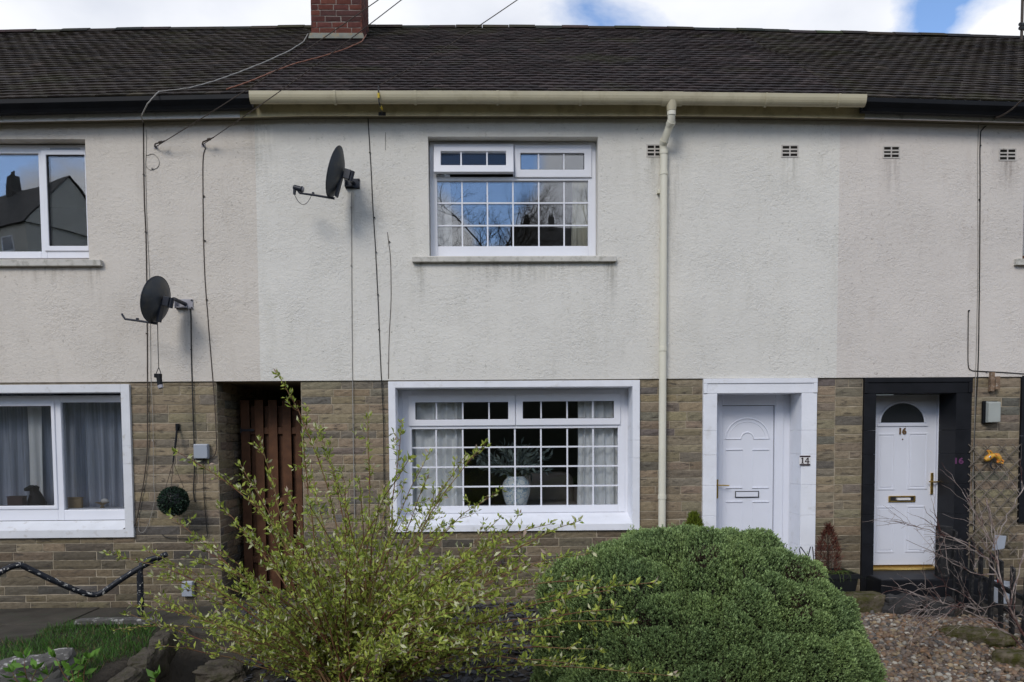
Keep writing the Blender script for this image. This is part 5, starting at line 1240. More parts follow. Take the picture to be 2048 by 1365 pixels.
def serif_num(parent, mt, y, cx, cz, h):
    zs = lambda t: cz + h * (t - 0.5)
    one = MB(); x = cx - h * 0.42; one.box(x - h * .10, x + h * .10, y - 0.003, y, zs(0.06), zs(1)); one.box(x - h * .24, x + h * .24, y - 0.0032, y, zs(0), zs(0.058)); one.prism([(x - h * .26, zs(0.80)), (x - h * .102, zs(0.78)), (x - h * .102, zs(1))], y - 0.0031, y); one.build("digit", mt, parent)
    x = cx + h * 0.38; f = MB(); f.box(x + h * .04, x + h * .22, y - 0.003, y, zs(0.06), zs(1)); f.box(x - h * .06, x + h * .32, y - 0.0032, y, zs(0), zs(0.058)); f.box(x - h * .40, x + h * .38, y - 0.0034, y, zs(0.24), zs(0.36)); f.prism([(x - h * .40, zs(0.362)), (x - h * .26, zs(0.362)), (x + h * .038, zs(0.80)), (x + h * .038, zs(1))], y - 0.0033, y); f.build("digit", mt, parent)
serif_num(pl, M_INK, -0.0463, (x0 + x1) / 2, (z0 + z1) / 2, (z1 - z0) * 0.56)
p = at(1917, 922, -0.038); pn = text_obj("16", p.x, p.z, -0.038, 0.066, 0.006, M_GUN, "number_sign", None, bold=0.003, wide=1.25, org=(p.x, -0.038, p.z - 0.03))
tag(pn, "purple number 16 stuck on the black door surround", "number sign")
r = rectpx(1970, 802, 1998, 847, -0.08)
o = boxy("bulkhead_light", "rectangular wall light with pale cover beside the black door surround", "wall light", (r[0], r[1] - 0.0, r[2], r[3]), -0.05, -0.012, M_BLKPL, None)
mb = MB(); xx = r[0] + 0.028; mb.hexa([(xx, -0.105, r[2] + 0.01), (r[1] + 0.004, -0.105, r[2] + 0.012), (r[1] + 0.03, -0.0512, r[2] + 0.006), (xx - 0.006, -0.0512, r[2] + 0.004), (xx, -0.105, r[3] - 0.02), (r[1] + 0.004, -0.105, r[3] - 0.016), (r[1] + 0.03, -0.0512, r[3] - 0.008), (xx - 0.006, -0.0512, r[3] - 0.004)]); mb.build("cover", M_LAMPW, o, bev=0.008)
r = rectpx(1982, 744.5, 1998, 783, -0.06)
o = empty("timber_batten", ((r[0] + r[1]) / 2, -0.02, r[2]), "weathered wooden batten fixed above the rectangular wall light", "wood batten")
mb = MB(); mb.box(r[0], r[0] + 0.045, -0.06, -0.012, r[2], r[3]); mb.build("post_piece", M_TIMB, o, bev=0.003)
mb = MB(); mb.box(r[0] + 0.0455, r[1], -0.085, -0.012, r[2] + 0.02, r[3] - 0.05); mb.build("cheek_piece", M_TIMB, o, bev=0.003)

# trellis and the orange ornament
tx0, tx1, tz0, tz1 = at(1938, 900, -0.05).x, at(2037, 900, -0.05).x + 0.02, at(1990, 1110, -0.05).z, at(1990, 889, -0.05).z
tr = empty("trellis", ((tx0 + tx1) / 2, -0.05, tz0), "grey diagonal lattice trellis on the stone beside the black surround", "trellis")
sp = 0.17; H = tz1 - tz0; Wt = tx1 - tx0
for s_ in (1, -1):
    k = -int(H / sp) - 2
    while k * sp < Wt + H:
        u = tx0 + k * sp; pts = []
        # line x = u + t, z = tz0 + t (s_=1) or z = tz1 - t ; clip to the rectangle
        t0, t1 = max(0, tx0 - u), min(H, tx1 - u)
        if t1 - t0 > 0.06:
            f = (lambda t: tz0 + t) if s_ == 1 else (lambda t: tz1 - t)
            y = -0.046 if s_ == 1 else -0.036; w_ = 0.0052
            a, b = (u + t0, f(t0)), (u + t1, f(t1)); dx, dz = 0.7071 * w_, 0.7071 * w_ * s_
            mb = MB(); q = [(a[0] - dx * s_, a[1] + dx), (a[0] + dx * s_, a[1] - dx), (b[0] + dx * s_, b[1] - dx), (b[0] - dx * s_, b[1] + dx)]
            mb.hexa([(p_[0], yy, p_[1]) for yy in (y - 0.008, y) for p_ in q]); mb.build("lath", M_LATH, tr)
        k += 1
gk = empty("gecko_ornament", at(1988, 917, -0.06), "orange and yellow lizard ornament curled on the trellis", "ornament")
gp = lambda x, y: at(x, y, -0.085)
mb = MB()
mb.tube([gp(1970, 921), gp(1974, 918), gp(1980, 914), gp(1987, 911), gp(1994, 912), gp(1998, 917), gp(1998, 923), gp(1994, 926)], [0.02, 0.036, 0.034, 0.026, 0.034, 0.032, 0.022, 0.012], 12)
for q in ([(1980, 913), (1978, 906), (1975, 901)], [(1986, 911), (1983, 904), (1979, 902)], [(1996, 915), (2002, 919), (2007, 923)], [(1995, 921), (2001, 926), (2006, 927)]):
    mb.tube([gp(*e) for e in q], [0.012, 0.009, 0.012], 8)
mb.build("body", M_ORN, gk, smooth=True)
mb = MB(); mb.tube([gp(1983, 925), gp(1981, 931), gp(1984, 937), gp(1989, 939), (gp(1994, 935))], [0.01, 0.009, 0.008, 0.006, 0.004], 8); mb.build("tail", M_SEAL, gk, smooth=True)
p = gp(1976, 914); 
mb = MB(); mb.blob((p.x, -0.122, p.z), (0.014, 0.01, 0.014), 1, 0.0); e_ = mb.build("eye", M_TIN, gk, smooth=True)
mb = MB(); mb.blob((p.x, -0.131, p.z), (0.008, 0.006, 0.008), 1, 0.0); mb.build("pupil", M_SEAL, e_, smooth=True)

# ------------------------------------------------------------------ hanging topiary ball
tb = at(347, 1003, -0.27)
top = empty("topiary_ball", tb, "dark green leafy topiary ball hanging by chains from a black wall rod", "topiary ball")
rng = np.random.default_rng(3)
n = 2600; d = rng.normal(size=(n, 3)); d /= np.linalg.norm(d, axis=1, keepdims=True)
rad = 0.155 * (0.9 + 0.1 * rng.random(n))
P_ = np.array(tb) + d * rad[:, None]; D_ = d * 0.7 + rng.normal(size=(n, 3)) * 0.6
V, Fc, C = leaves(P_, D_, rng.uniform(0.016, 0.03, n), rng.uniform(0.012, 0.019, n), rng.uniform(0.5, 1.6, (n, 1)) * np.array([0.018, 0.04, 0.022]), rng)
np_mesh("leaf_cluster", V, Fc, C, M_TOPI, top)
mb = MB(); mb.blob(tb, (0.143, 0.143, 0.143), 2, 0.03); mb.build("core", M_POT, top)
mb = MB(); apex = at(346, 925, -0.27)
for a in (-0.09, 0.11, 0.0):
    mb.tube([apex, tb + Vector((a, -0.05 if a == 0 else 0.02, 0.15))], 0.003, 5)
mb.build("chain", M_CABLE_BR, top)
rod = empty("bracket_rod", at(355, 850, -0.02), "straight black metal rod bracket on the stone above the topiary ball", "bracket")
mb = MB(); mb.tube([at(355, 849, -0.02), at(352, 880, -0.12), apex], [0.009, 0.013, 0.008], 8); mb.build("rod", M_BLKPL, rod)
mb = MB(); p = at(355, 853, -0.02); mb.box(p.x - 0.02, p.x + 0.02, -0.03, -0.012, p.z - 0.05, p.z + 0.03); mb.build("wall_plate", M_BLKPL, rod)

# ------------------------------------------------------------------ paving, rail, rockery on the left
mb = MB(); random.seed(4)
x = -9.5
def slab(mb, x0, x1, y0, y1, sk, zt):
    mb.hexa([(x0 + sk * -y0 * 0.0 , y1, zt - 0.05), (x0, y0, zt - 0.05), (x1, y0, zt - 0.05), (x1, y1, zt - 0.05), (x0, y1, zt), (x0, y0, zt), (x1, y0, zt), (x1, y1, zt)][::1])
while x < OP_PAS[1] + 0.35:
    w_ = random.uniform(0.75, 0.95)
    for y0, y1 in ((-0.82, -0.035), (-1.64, -0.83)):
        zt = 0.022 + random.uniform(-0.004, 0.004); xx = x + (0.35 if y0 < -1 else 0)
        if y0 < -1 and -4.9 < xx < -2.95: y0 = -1.28
        mb.hexa([(xx + 0.006, y0, zt - 0.06), (xx + w_ - 0.006, y0, zt - 0.06), (xx + w_ - 0.006, y1, zt - 0.06), (xx + 0.006, y1, zt - 0.06), (xx + 0.006, y0, zt), (xx + w_ - 0.006, y0, zt), (xx + w_ - 0.006, y1, zt), (xx + 0.006, y1, zt)])
    x += w_
xp0, xp1 = OP_PAS[0] + 0.02, OP_PAS[1] - 0.02
y = -0.02
while y < 6.0: mb.box(xp0, xp1, y, y + 0.8, -0.04, 0.02 + random.uniform(-.004, .004)); y += 0.812
tag(mb.build("path", M_FLAG, None, bev=0.006), kind='structure')

rl = empty("handrail", at(283, 1255, -1.05), "bent black handrail with chipped white spots on one post", "handrail")
yr = -1.05
RP = [(-70, 1192, -1.75), (-10, 1152, -1.62), (18, 1136, -1.55), (40, 1131, -1.5), (62, 1140, -1.45), (110, 1163, -1.35), (160, 1184, -1.22), (185, 1190, -1.15), (205, 1185, -1.12), (240, 1161, -1.08), (280, 1136, -1.05), (318, 1116, -0.95), (334, 1108, -0.9)]
pts = [at(*p) for p in RP]; out = []
for i in range(len(pts) - 1):
    p0, p1, p2, p3 = pts[max(i - 1, 0)], pts[i], pts[i + 1], pts[min(i + 2, len(pts) - 1)]
    for k in range(5):
        t = k / 5; out.append(0.5 * ((2 * p1) + (p2 - p0) * t + (2 * p0 - 5 * p1 + 4 * p2 - p3) * t * t + (3 * p1 - p0 - 3 * p2 + p3) * t ** 3))
out.append(pts[-1]); mb = MB(); mb.tube(out, 0.029, 12); mb.build("rail", M_RAIL, rl, smooth=True)
q = at(280, 1140, yr); b_ = at(282.5, 1258, yr)
mb = MB(); mb.tube([at(318, 1114, -1.0), at(296, 1120, -1.02), at(283, 1130, -1.04), at(280, 1143, yr), at(281, 1160, yr)], 0.027, 12); mb.build("return_bend", M_RAIL, rl, smooth=True)
mb = MB(); mb.tube([at(280, 1150, yr), b_, b_ - Vector((0, 0, 0.15))], 0.032, 14); mb.build("post", M_RAIL, rl, smooth=True)

def rock(px, py, y, rad, seed, mt, label, name="rock", rz=0.0, power=3.0, amp=0.28, cat="rock", group=None, z=None):
    c = at(px, py, y)
    if z is not None: c.z = z
    if px > 1600 or c.z < gz(c.x, c.y): c = on_ground(px, py + 6); c.z += rad[2] * 0.35
    mb = MB(); mb.blob((0, 0, 0), rad, seed, amp, 1.4, 26, 18, power)
    ca, sa = math.cos(rz), math.sin(rz)
    mb.v = [(c.x + p[0] * ca - p[1] * sa, c.y + p[0] * sa + p[1] * ca, c.z + p[2]) for p in mb.v]
    return tag(mb.build(name, mt, None, org=(c.x, c.y, c.z - rad[2])), label, cat, group)
GR = "rockery stones and stone edging"
rock(78, 1350, -3.0, (0.25, 0.20, 0.16), 1, M_WHITEROCK, "pale chipped boulder at the lower left among young leaves", rz=0.4, group=GR)
rock(150, 1420, -3.0, (0.20, 0.18, 0.12), 12, M_ROCK, "grey boulder at the bottom edge right of the pale chipped boulder", rz=-0.5, group=GR)
rock(235, 1243, -1.42, (0.40, 0.05, 0.032), 3, M_WHITEROCK, "low kerb stone with flaking white paint behind the small lawn", name="edging_stone", power=5, amp=0.08, cat="edging stone", group=GR)
rock(326, 1300, -1.75, (0.09, 0.22, 0.13), 4, M_ROCK, "edging stone nearest the handrail post, at the corner of the small lawn", name="edging_stone", rz=0.15, power=4, amp=0.15, cat="edging stone", group=GR)
rock(296, 1342, -2.15, (0.10, 0.28, 0.14), 5, M_ROCK, "middle edging stone down the right side of the small lawn", name="edging_stone", rz=0.1, power=4, amp=0.18, cat="edging stone", group=GR)
rock(250, 1398, -2.7, (0.11, 0.30, 0.15), 6, M_ROCK, "edging stone at the bottom edge below the small lawn", name="edging_stone", rz=0.05, power=4, amp=0.2, cat="edging stone", group=GR)
rock(445, 1352, -2.5, (0.20, 0.14, 0.11), 7, M_ROCK, "flat grey stone under the left side of the willow shrub", group=GR)
rock(645, 1238, -1.3, (0.18, 0.12, 0.06), 17, M_ROCK, "flat pale stone on the ground deep behind the willow stems", group=GR)
rock(1723, 1212, -0.95, (0.26, 0.15, 0.125), 8, M_MOSSY, "squared brown stone block below the black door step", name="stone_block", power=6, amp=0.07, cat="stone", group=GR)
rock(1800, 1222, -0.95, (0.17, 0.16, 0.15), 9, M_ROCKD, "dark rounded stone right of the squared brown stone block", power=3.2, group=GR)
rock(1868, 1225, -0.9, (0.17, 0.15, 0.14), 10, M_ROCKD, "dark reddish stone half hidden behind the fanned bare twigs", power=4, group=GR)
rock(1952, 1276, -1.7, (0.32, 0.13, 0.09), 13, M_MOSSY, "long mossy green edging stone on the pebbles below the bare shrub", name="edging_stone", rz=-0.75, power=4, amp=0.16, cat="edging stone", group=GR)
rock(2040, 1326, -2.3, (0.22, 0.12, 0.09), 14, M_MOSSY, "mossy edging stone nearest the lower right corner", name="edging_stone", rz=-0.5, power=4, amp=0.16, cat="edging stone", group=GR)

# grass of the small lawn
rng = np.random.default_rng(21)
def inpoly(px, py, poly):
    n = len(poly); c = np.zeros(len(px), bool); j = n - 1
    for i in range(n):
        xi, yi = poly[i]; xj, yj = poly[j]
        c ^= ((yi > py) != (yj > py)) & (px < (xj - xi) * (py - yi) / (yj - yi + 1e-12) + xi); j = i
    return c
lawn = [on_ground(*p) for p in ((-160, 1300), (60, 1285), (150, 1246), (322, 1252), (300, 1300), (265, 1340), (215, 1400), (100, 1440), (-200, 1440))]
lp = [(p.x, p.y) for p in lawn]
n = 22000; gx_ = rng.uniform(min(p[0] for p in lp), max(p[0] for p in lp), n); gy_ = rng.uniform(min(p[1] for p in lp), max(p[1] for p in lp), n)
kk = inpoly(gx_, gy_, lp); gx_, gy_ = gx_[kk], gy_[kk]; n = len(gx_)
gzv = np.array([gz(a, b) for a, b in zip(gx_, gy_)])
P_ = np.c_[gx_, gy_, gzv - 0.005]; D_ = np.c_[rng.normal(0, 0.45, n), rng.normal(0, 0.45, n), np.ones(n)]
dens = np.array([noise.noise(Vector((a * 3, b * 3, 0))) for a, b in zip(gx_, gy_)])
L_ = rng.uniform(0.035, 0.10, n) * (1 + 0.7 * dens)
cg = np.where(rng.random((n, 1)) < 0.13, np.array([[0.16, 0.13, 0.06]]), np.array([[0.066, 0.15, 0.028]])) * rng.uniform(0.6, 1.4, (n, 1))
V, Fc, C = leaves(P_, D_, L_, np.full(n, 0.006), cg, rng, 0.1)
tag(np_mesh("grass", V, Fc, C, M_GRASS), kind='stuff')

# ------------------------------------------------------------------ pebbles and slate
ico = {}
def ico_sphere():
    t = (1 + 5 ** 0.5) / 2
    v = [(-1, t, 0), (1, t, 0), (-1, -t, 0), (1, -t, 0), (0, -1, t), (0, 1, t), (0, -1, -t), (0, 1, -t), (t, 0, -1), (t, 0, 1), (-t, 0, -1), (-t, 0, 1)]
    f = [(0, 11, 5), (0, 5, 1), (0, 1, 7), (0, 7, 10), (0, 10, 11), (1, 5, 9), (5, 11, 4), (11, 10, 2), (10, 7, 6), (7, 1, 8), (3, 9, 4), (3, 4, 2), (3, 2, 6), (3, 6, 8), (3, 8, 9), (4, 9, 5), (2, 4, 11), (6, 2, 10), (8, 6, 7), (9, 8, 1)]
    v = [Vector(p).normalized() for p in v]; mid = {}; nf = []
    def mp_(a, b):
        k = (min(a, b), max(a, b))
        if k not in mid: mid[k] = len(v); v.append(((v[a] + v[b]) / 2).normalized())
        return mid[k]
    for a, b, c in f:
        ab, bc, ca = mp_(a, b), mp_(b, c), mp_(c, a); nf += [(a, ab, ca), (b, bc, ab), (c, ca, bc), (ab, bc, ca)]
    return np.array([tuple(p) for p in v]), np.array(nf)
IV, IF = ico_sphere()
def scatter(n, poly, rng, size, flat, pal, layers=0.03):
    X = rng.uniform(min(p[0] for p in poly), max(p[0] for p in poly), n); Y = rng.uniform(min(p[1] for p in poly), max(p[1] for p in poly), n)
    k = inpoly(X, Y, poly); X, Y = X[k], Y[k]; n = len(X)
    Z = np.array([gz(a, b) for a, b in zip(X, Y)]) + rng.uniform(-0.005, layers, n)
    s = rng.uniform(*size, n); S = np.c_[s, s * rng.uniform(0.6, 0.95, n), s * rng.uniform(*flat, n)]
    # rotate every pebble by a random tilt and heading
    a = rng.uniform(0, 6.283, n); b = rng.normal(0, 0.35, n); c = rng.normal(0, 0.35, n)
    def R(ax, t):
        M = np.zeros((len(t), 3, 3)); co, si = np.cos(t), np.sin(t); i, j = [(1, 2), (0, 2), (0, 1)][ax]
        M[:, ax, ax] = 1; M[:, i, i] = co; M[:, j, j] = co; M[:, i, j] = -si; M[:, j, i] = si; return M
    M = R(2, a) @ R(0, b) @ R(1, c)
    shp = IV[None] * (1 + 0.16 * np.sin(IV[None] * rng.uniform(1.5, 3.5, (n, 1, 3)) + rng.uniform(0, 6, (n, 1, 3))).sum(2, keepdims=True) / 2)
    V = np.einsum('nij,nkj->nki', M, shp * S[:, None]) + np.c_[X, Y, Z][:, None]
    Fc = (IF[None] + (np.arange(n) * len(IV))[:, None, None]).reshape(-1, 3)
    pal = np.array(pal); C = pal[rng.integers(0, len(pal), n)] * rng.uniform(0.6, 1.35, (n, 1))
    return V.reshape(-1, 3), Fc, np.repeat(C, len(IV), 0)
rng = np.random.default_rng(8)
PEB = [(0.18, 0.115, 0.075), (0.14, 0.10, 0.075), (0.22, 0.165, 0.12), (0.12, 0.085, 0.068), (0.16, 0.13, 0.115), (0.20, 0.12, 0.07), (0.10, 0.09, 0.085), (0.25, 0.19, 0.12), (0.36, 0.33, 0.29)]
gp_ = [on_ground(*p) for p in ((1640, 1225), (1760, 1232), (1850, 1240), (2100, 1232), (2260, 1420), (1700, 1460), (1640, 1330))]
PEB = [(a * 1.02, b * 1.02, c * 0.96) for a, b, c in PEB]
V, Fc, C = scatter(24000, [(p.x, p.y) for p in gp_], rng, (0.012, 0.035), (0.45, 0.8), PEB)
tag(np_mesh("pebbles", V, Fc, C, M_PEB, smooth=True), kind='stuff')
sl_ = [on_ground(*p) for p in ((480, 1215), (900, 1206), (1130, 1204), (1180, 1300), (1800, 1350), (1820, 1440), (420, 1460), (470, 1300))]
def chips(n, poly, rng):
    X = rng.uniform(min(p[0] for p in poly), max(p[0] for p in poly), n); Y = rng.uniform(min(p[1] for p in poly), max(p[1] for p in poly), n)
    k = inpoly(X, Y, poly); X, Y = X[k], Y[k]; n = len(X); mb = MB()
    for i in range(n):
        s = rng.uniform(0.025, 0.06); a0 = rng.uniform(0, 6.28); m_ = rng.integers(4, 6); z = gz(X[i], Y[i]) + rng.uniform(0, 0.03)
        an = np.sort(rng.uniform(0, 6.28, m_)) + a0; nr = Vector((rng.normal(0, .35), rng.normal(0, .35), 1)).normalized(); ux = nr.orthogonal().normalized(); uy = nr.cross(ux); h = rng.uniform(0.005, 0.012)
        ring = [Vector((X[i], Y[i], z)) + (ux * math.cos(t) + uy * math.sin(t) * 0.7) * s for t in an]
        c = rng.choice([0.055, 0.075, 0.10]); c = (c, c * 1.02, c * 1.12); m_ = len(ring)
        mb.add([*ring, *[p + nr * h for p in ring]], [tuple(range(m_ - 1, -1, -1)), tuple(range(m_, 2 * m_))] + [(j, (j + 1) % m_, m_ + (j + 1) % m_, m_ + j) for j in range(m_)], c)
    return mb
tag(chips(5200, [(p.x, p.y) for p in sl_], rng).build("slate_chippings", M_SLATE), kind='stuff')

# ------------------------------------------------------------------ hebe
rng = np.random.default_rng(14)
HC = at(1405, 1300, -3.3); HC.z = gz(HC.x, -3.3) - 0.02
HA, HB, HH = 1.22, 1.12, at(1405, 1066, -3.3).z - HC.z
hebe = empty("hebe_shrub", HC, "large rounded grey-green hebe mound of dense tiny leaves below the white door", "shrub")
feat = rng.normal(size=(95, 3)); feat[:, 2] = np.abs(feat[:, 2]); feat /= np.linalg.norm(feat, axis=1, keepdims=True)
def hebe_r(d):
    pw = 2.05
    r = (np.abs(d[:, 0] / HA) ** pw + np.abs(d[:, 1] / HB) ** pw + np.abs(d[:, 2] / HH) ** pw) ** (-1 / pw)
    dt = d @ feat.T; dd = np.sort(np.arccos(np.clip(dt, -1, 1)), axis=1)
    f1 = dd[:, 0]; edge = dd[:, 1] - dd[:, 0]
    k = 1.0 + 0.04 - 0.66 * f1 ** 1.5 - 0.070 * np.exp(-edge / 0.040) + 0.215 * np.exp(-(np.arccos(np.clip(d @ np.array([-0.668, -0.08, 0.740]), -1, 1)) / 0.34) ** 2)
    nn = np.array([noise.noise(Vector(x * 7)) for x in d]); n2 = np.array([noise.noise(Vector(x * 2.3 + 5)) for x in d])
    return r * (k + 0.028 * nn + 0.036 * n2), edge, f1
n = 74000
d = rng.normal(size=(n, 3)); d[:, 2] = np.abs(d[:, 2]) * 0.9 + 0.02; d *= np.array([HA, HB, HH]); d /= np.linalg.norm(d, axis=1, keepdims=True)
d = d[(d[:, 1] < 0.55)]; n = len(d)
r_, edge, f1 = hebe_r(d)
P0 = np.array(HC) + d * (r_ * (1 - 0.05 * rng.random(n) ** 2 + np.where(rng.random(n) < 0.02, rng.uniform(0.01, 0.035, n), 0)))[:, None]
nrm = d / np.array([HA, HB, HH]) ** 2; nrm /= np.linalg.norm(nrm, axis=1, keepdims=True)
axis = nrm * 0.65 + np.array([0, -0.05, 0.55]) + rng.normal(size=(n, 3)) * 0.22; axis /= np.linalg.norm(axis, axis=1, keepdims=True)
K = 8; Ps, Ds, Ls, Cs = [], [], [], []
bare = np.array([noise.noise(Vector(x * 4.2 + 11)) for x in d])
tone = [noise.noise(Vector(x * 5.5 + 31)) for x in d]
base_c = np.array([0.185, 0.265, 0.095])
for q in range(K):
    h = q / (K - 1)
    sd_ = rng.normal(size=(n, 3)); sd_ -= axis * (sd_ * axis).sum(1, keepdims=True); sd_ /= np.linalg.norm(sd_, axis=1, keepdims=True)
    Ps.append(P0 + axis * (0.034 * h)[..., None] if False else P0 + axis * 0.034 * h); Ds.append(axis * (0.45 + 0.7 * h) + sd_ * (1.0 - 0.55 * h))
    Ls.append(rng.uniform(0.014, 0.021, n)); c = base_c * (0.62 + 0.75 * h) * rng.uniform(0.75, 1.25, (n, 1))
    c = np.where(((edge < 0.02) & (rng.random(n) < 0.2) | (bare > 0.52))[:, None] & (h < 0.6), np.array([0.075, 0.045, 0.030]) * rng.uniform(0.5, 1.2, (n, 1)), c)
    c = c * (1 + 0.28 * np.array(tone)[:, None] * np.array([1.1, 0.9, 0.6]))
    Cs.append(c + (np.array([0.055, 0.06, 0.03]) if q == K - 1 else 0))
P_, D_, L_, C_ = np.concatenate(Ps), np.concatenate(Ds), np.concatenate(Ls), np.concatenate(Cs)
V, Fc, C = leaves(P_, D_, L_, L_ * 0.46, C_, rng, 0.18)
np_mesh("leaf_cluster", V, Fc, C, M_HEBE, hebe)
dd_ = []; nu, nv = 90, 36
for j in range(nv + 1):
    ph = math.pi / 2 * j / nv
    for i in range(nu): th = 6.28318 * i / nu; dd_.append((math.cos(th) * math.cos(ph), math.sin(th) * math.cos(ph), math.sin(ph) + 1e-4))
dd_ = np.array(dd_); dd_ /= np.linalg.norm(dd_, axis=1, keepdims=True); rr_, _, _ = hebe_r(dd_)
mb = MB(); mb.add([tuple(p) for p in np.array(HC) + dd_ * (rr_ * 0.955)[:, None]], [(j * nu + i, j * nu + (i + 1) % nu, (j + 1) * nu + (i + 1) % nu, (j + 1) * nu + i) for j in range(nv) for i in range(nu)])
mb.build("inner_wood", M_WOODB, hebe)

# ------------------------------------------------------------------ dappled willow
rng = np.random.default_rng(77)
WB = on_ground(712, 1392); WY = WB.y
wil = empty("willow_shrub", WB, "open dappled willow shrub with reddish stems and pale green and cream young leaves", "shrub")
tips = [(555, 748, -0.1), (349, 905, -0.25), (340, 1030, 0.2), (212, 1106, -0.2), (322, 1292, -0.7), (480, 930, 0.2), (803, 848, 0.2), (735, 832, 0.1), (682, 940, 0.4), (640, 858, 0.3), (605, 870, -0.1), (930, 914, 0.3), (972, 885, 0.1), (1038, 1028, 0.2), (1104, 1046, -0.5), (1157, 1042, -0.5), (1308, 1168, -1.55), (1268, 1245, -1.6), (1345, 1352, -1.7), (1230, 1215, -1.5), (1200, 1300, -1.5), (1150, 1330, -1.5), (1120, 1240, -1.3), (1090, 1290, -1.2), (1180, 1160, -1.3), (575, 985, 0.5), (520, 880, 0.0), (440, 1010, 0.4), (300, 1190, 0.3), (265, 1210, -0.3), (400, 1080, -0.6), (470, 1050, -0.8), (540, 1060, -0.9), (620, 1010, -0.7), (700, 1090, -1.0), (760, 1000, -0.8), (850, 960, -0.4), (900, 1050, -0.8), (990, 1090, -0.5), (1050, 1130, -0.8), (1180, 1105, -1.0), (1220, 1180, -1.4), (330, 1150, 0.1), (1000, 980, 0.3), (860, 905, 0.4)]
for k in range(185):
    a = rng.uniform(-1.45, 1.45); R_ = rng.uniform(150, 430) if k < 72 else rng.uniform(80, 290) * (1.0 if abs(a) < 1 else 0.95)
    tips.append((715 + math.sin(a) * R_ * 1.18, 1335 - math.cos(a) * R_, rng.uniform(-1.0, 1.2) - 1.2 * max(0.0, math.sin(a)) ** 2))
wood, LP, LD, LL, LC = MB(), [], [], [], []
GRN, LIME, CRM, PNK = np.array([0.26, 0.335, 0.052]), np.array([0.43, 0.49, 0.090]), np.array([0.58, 0.58, 0.34]), np.array([0.50, 0.38, 0.30])
def add_leaves(p, d, nn, spread, tipness):
    for _ in range(nn):
        v = d * rng.uniform(0.2, 1.0) + rng.normal(size=3) * spread; v[2] += 0.25
        LP.append(p + rng.normal(size=3) * 0.006); LD.append(v); LL.append(rng.uniform(0.028, 0.060))
        u = rng.random()
        c = CRM if u < 0.05 + 0.16 * tipness else (LIME if u < 0.66 else GRN)
        if tipness > 0.8 and rng.random() < 0.06: c = PNK
        LC.append(c * rng.uniform(0.75, 1.2))
for tx, ty, dy in tips:
    tip = np.array(at(tx, ty, max(-4.75, min(WY + dy, -0.35)))); b0 = np.array(WB) + np.array([rng.normal(0, 0.13), rng.normal(0, 0.12), -0.05])
    ln_ = np.linalg.norm(tip - b0); mid = b0 * 0.5 + tip * 0.5 + np.array([-(tip - b0)[0] * 0.13, -(tip - b0)[1] * 0.15, 0.16 * ln_ * rng.uniform(0.3, 1.1)]) + rng.normal(size=3) * 0.04 * ln_
    N_ = 12; ts = np.linspace(0, 1, N_); pts = [b0 * (1 - t) ** 2 + 2 * mid * t * (1 - t) + tip * t * t + rng.normal(size=3) * 0.006 for t in ts]
    wood.tube(pts, [0.0072 * (1 - t) + 0.0021 for t in ts], 5)
    ncl = int(ln_ / 0.068)
    for q in range(ncl):
        t = 0.16 + 0.84 * (q + rng.random() * 0.7) / ncl; t = min(t, 1)
        p = b0 * (1 - t) ** 2 + 2 * mid * t * (1 - t) + tip * t * t; d = 2 * (1 - t) * (mid - b0) + 2 * t * (tip - mid); d = d / np.linalg.norm(d)
        if rng.random() < 0.55 and t < 0.93:
            sd_ = d * 0.8 + rng.normal(size=3) * 0.55; sd_[2] += 0.2; sd_ /= np.linalg.norm(sd_); l_ = rng.uniform(0.06, 0.24) * (1.15 - 0.5 * t)
            e = p + sd_ * l_; m_ = p + sd_ * l_ * 0.5 + np.array([0, 0, -0.01])
            wood.tube([p, m_, e], [0.0022, 0.0018, 0.0011], 4)
            for s in np.arange(0.03, l_ + 0.02, 0.045): add_leaves(p + sd_ * min(s, l_), sd_, rng.integers(2, 5), 0.55, min(1, s / l_))
        else: add_leaves(p, d, rng.integers(3, 6), 0.7, max(0, t - 0.3))
    add_leaves(tip, (tip - mid) / np.linalg.norm(tip - mid), 6, 0.45, 1.0)
LP, LD, LL, LC = np.array(LP), np.array(LD), np.array(LL), np.array(LC)
V, Fc, C = leaves(LP, LD, LL, LL * 0.36, LC, rng, 0.15)
np_mesh("leaf_cluster", V, Fc, C, M_LEAF, wil); wood.build("stems", M_STEM, wil)

# ------------------------------------------------------------------ young leafy plants, lower left
def leafy_stem(px, py, y, tops, label, seed, L=(0.06, 0.11), col=(0.13, 0.27, 0.04)):
    rng = np.random.default_rng(seed); b = at(px, py, y); o = empty("leafy_plant", b, label, "plant", "young leafy plants at the rockery")
    st = MB(); P_, D_, L_ = [], [], []
    for tx, ty in tops:
        t_ = at(tx, ty, y); pts = [b.lerp(t_, k / 5) + Vector((0.01 * math.sin(k * 1.3 + tx), 0, 0)) for k in range(6)]; st.tube(pts, [0.005, 0.0045, 0.004, 0.0035, 0.003, 0.002], 6)
        for k in range(1, 6):
            for s in range(2 if k < 5 else 6):
                a = rng.uniform(0, 6.28); P_.append(np.array(pts[k])); D_.append(np.array([math.cos(a), math.sin(a) * 0.8, 0.35 if k < 5 else 1.1]) + rng.normal(size=3) * 0.15); L_.append(rng.uniform(*L))
    P_, D_, L_ = np.array(P_), np.array(D_), np.array(L_); V, Fc, C = leaves(P_, D_, L_, L_ * 0.42, np.array(col) * rng.uniform(0.7, 1.3, (len(P_), 1)), rng, 0.12)
    np_mesh("leaves", V, Fc, C, M_PLANT, o); st.build("stems", M_STEM, o)
leafy_stem(58, 1400, -3.4, [(50, 1318), (25, 1345), (95, 1352), (70, 1340)], "taller bright green leafy plant in front of the pale chipped boulder", 1)
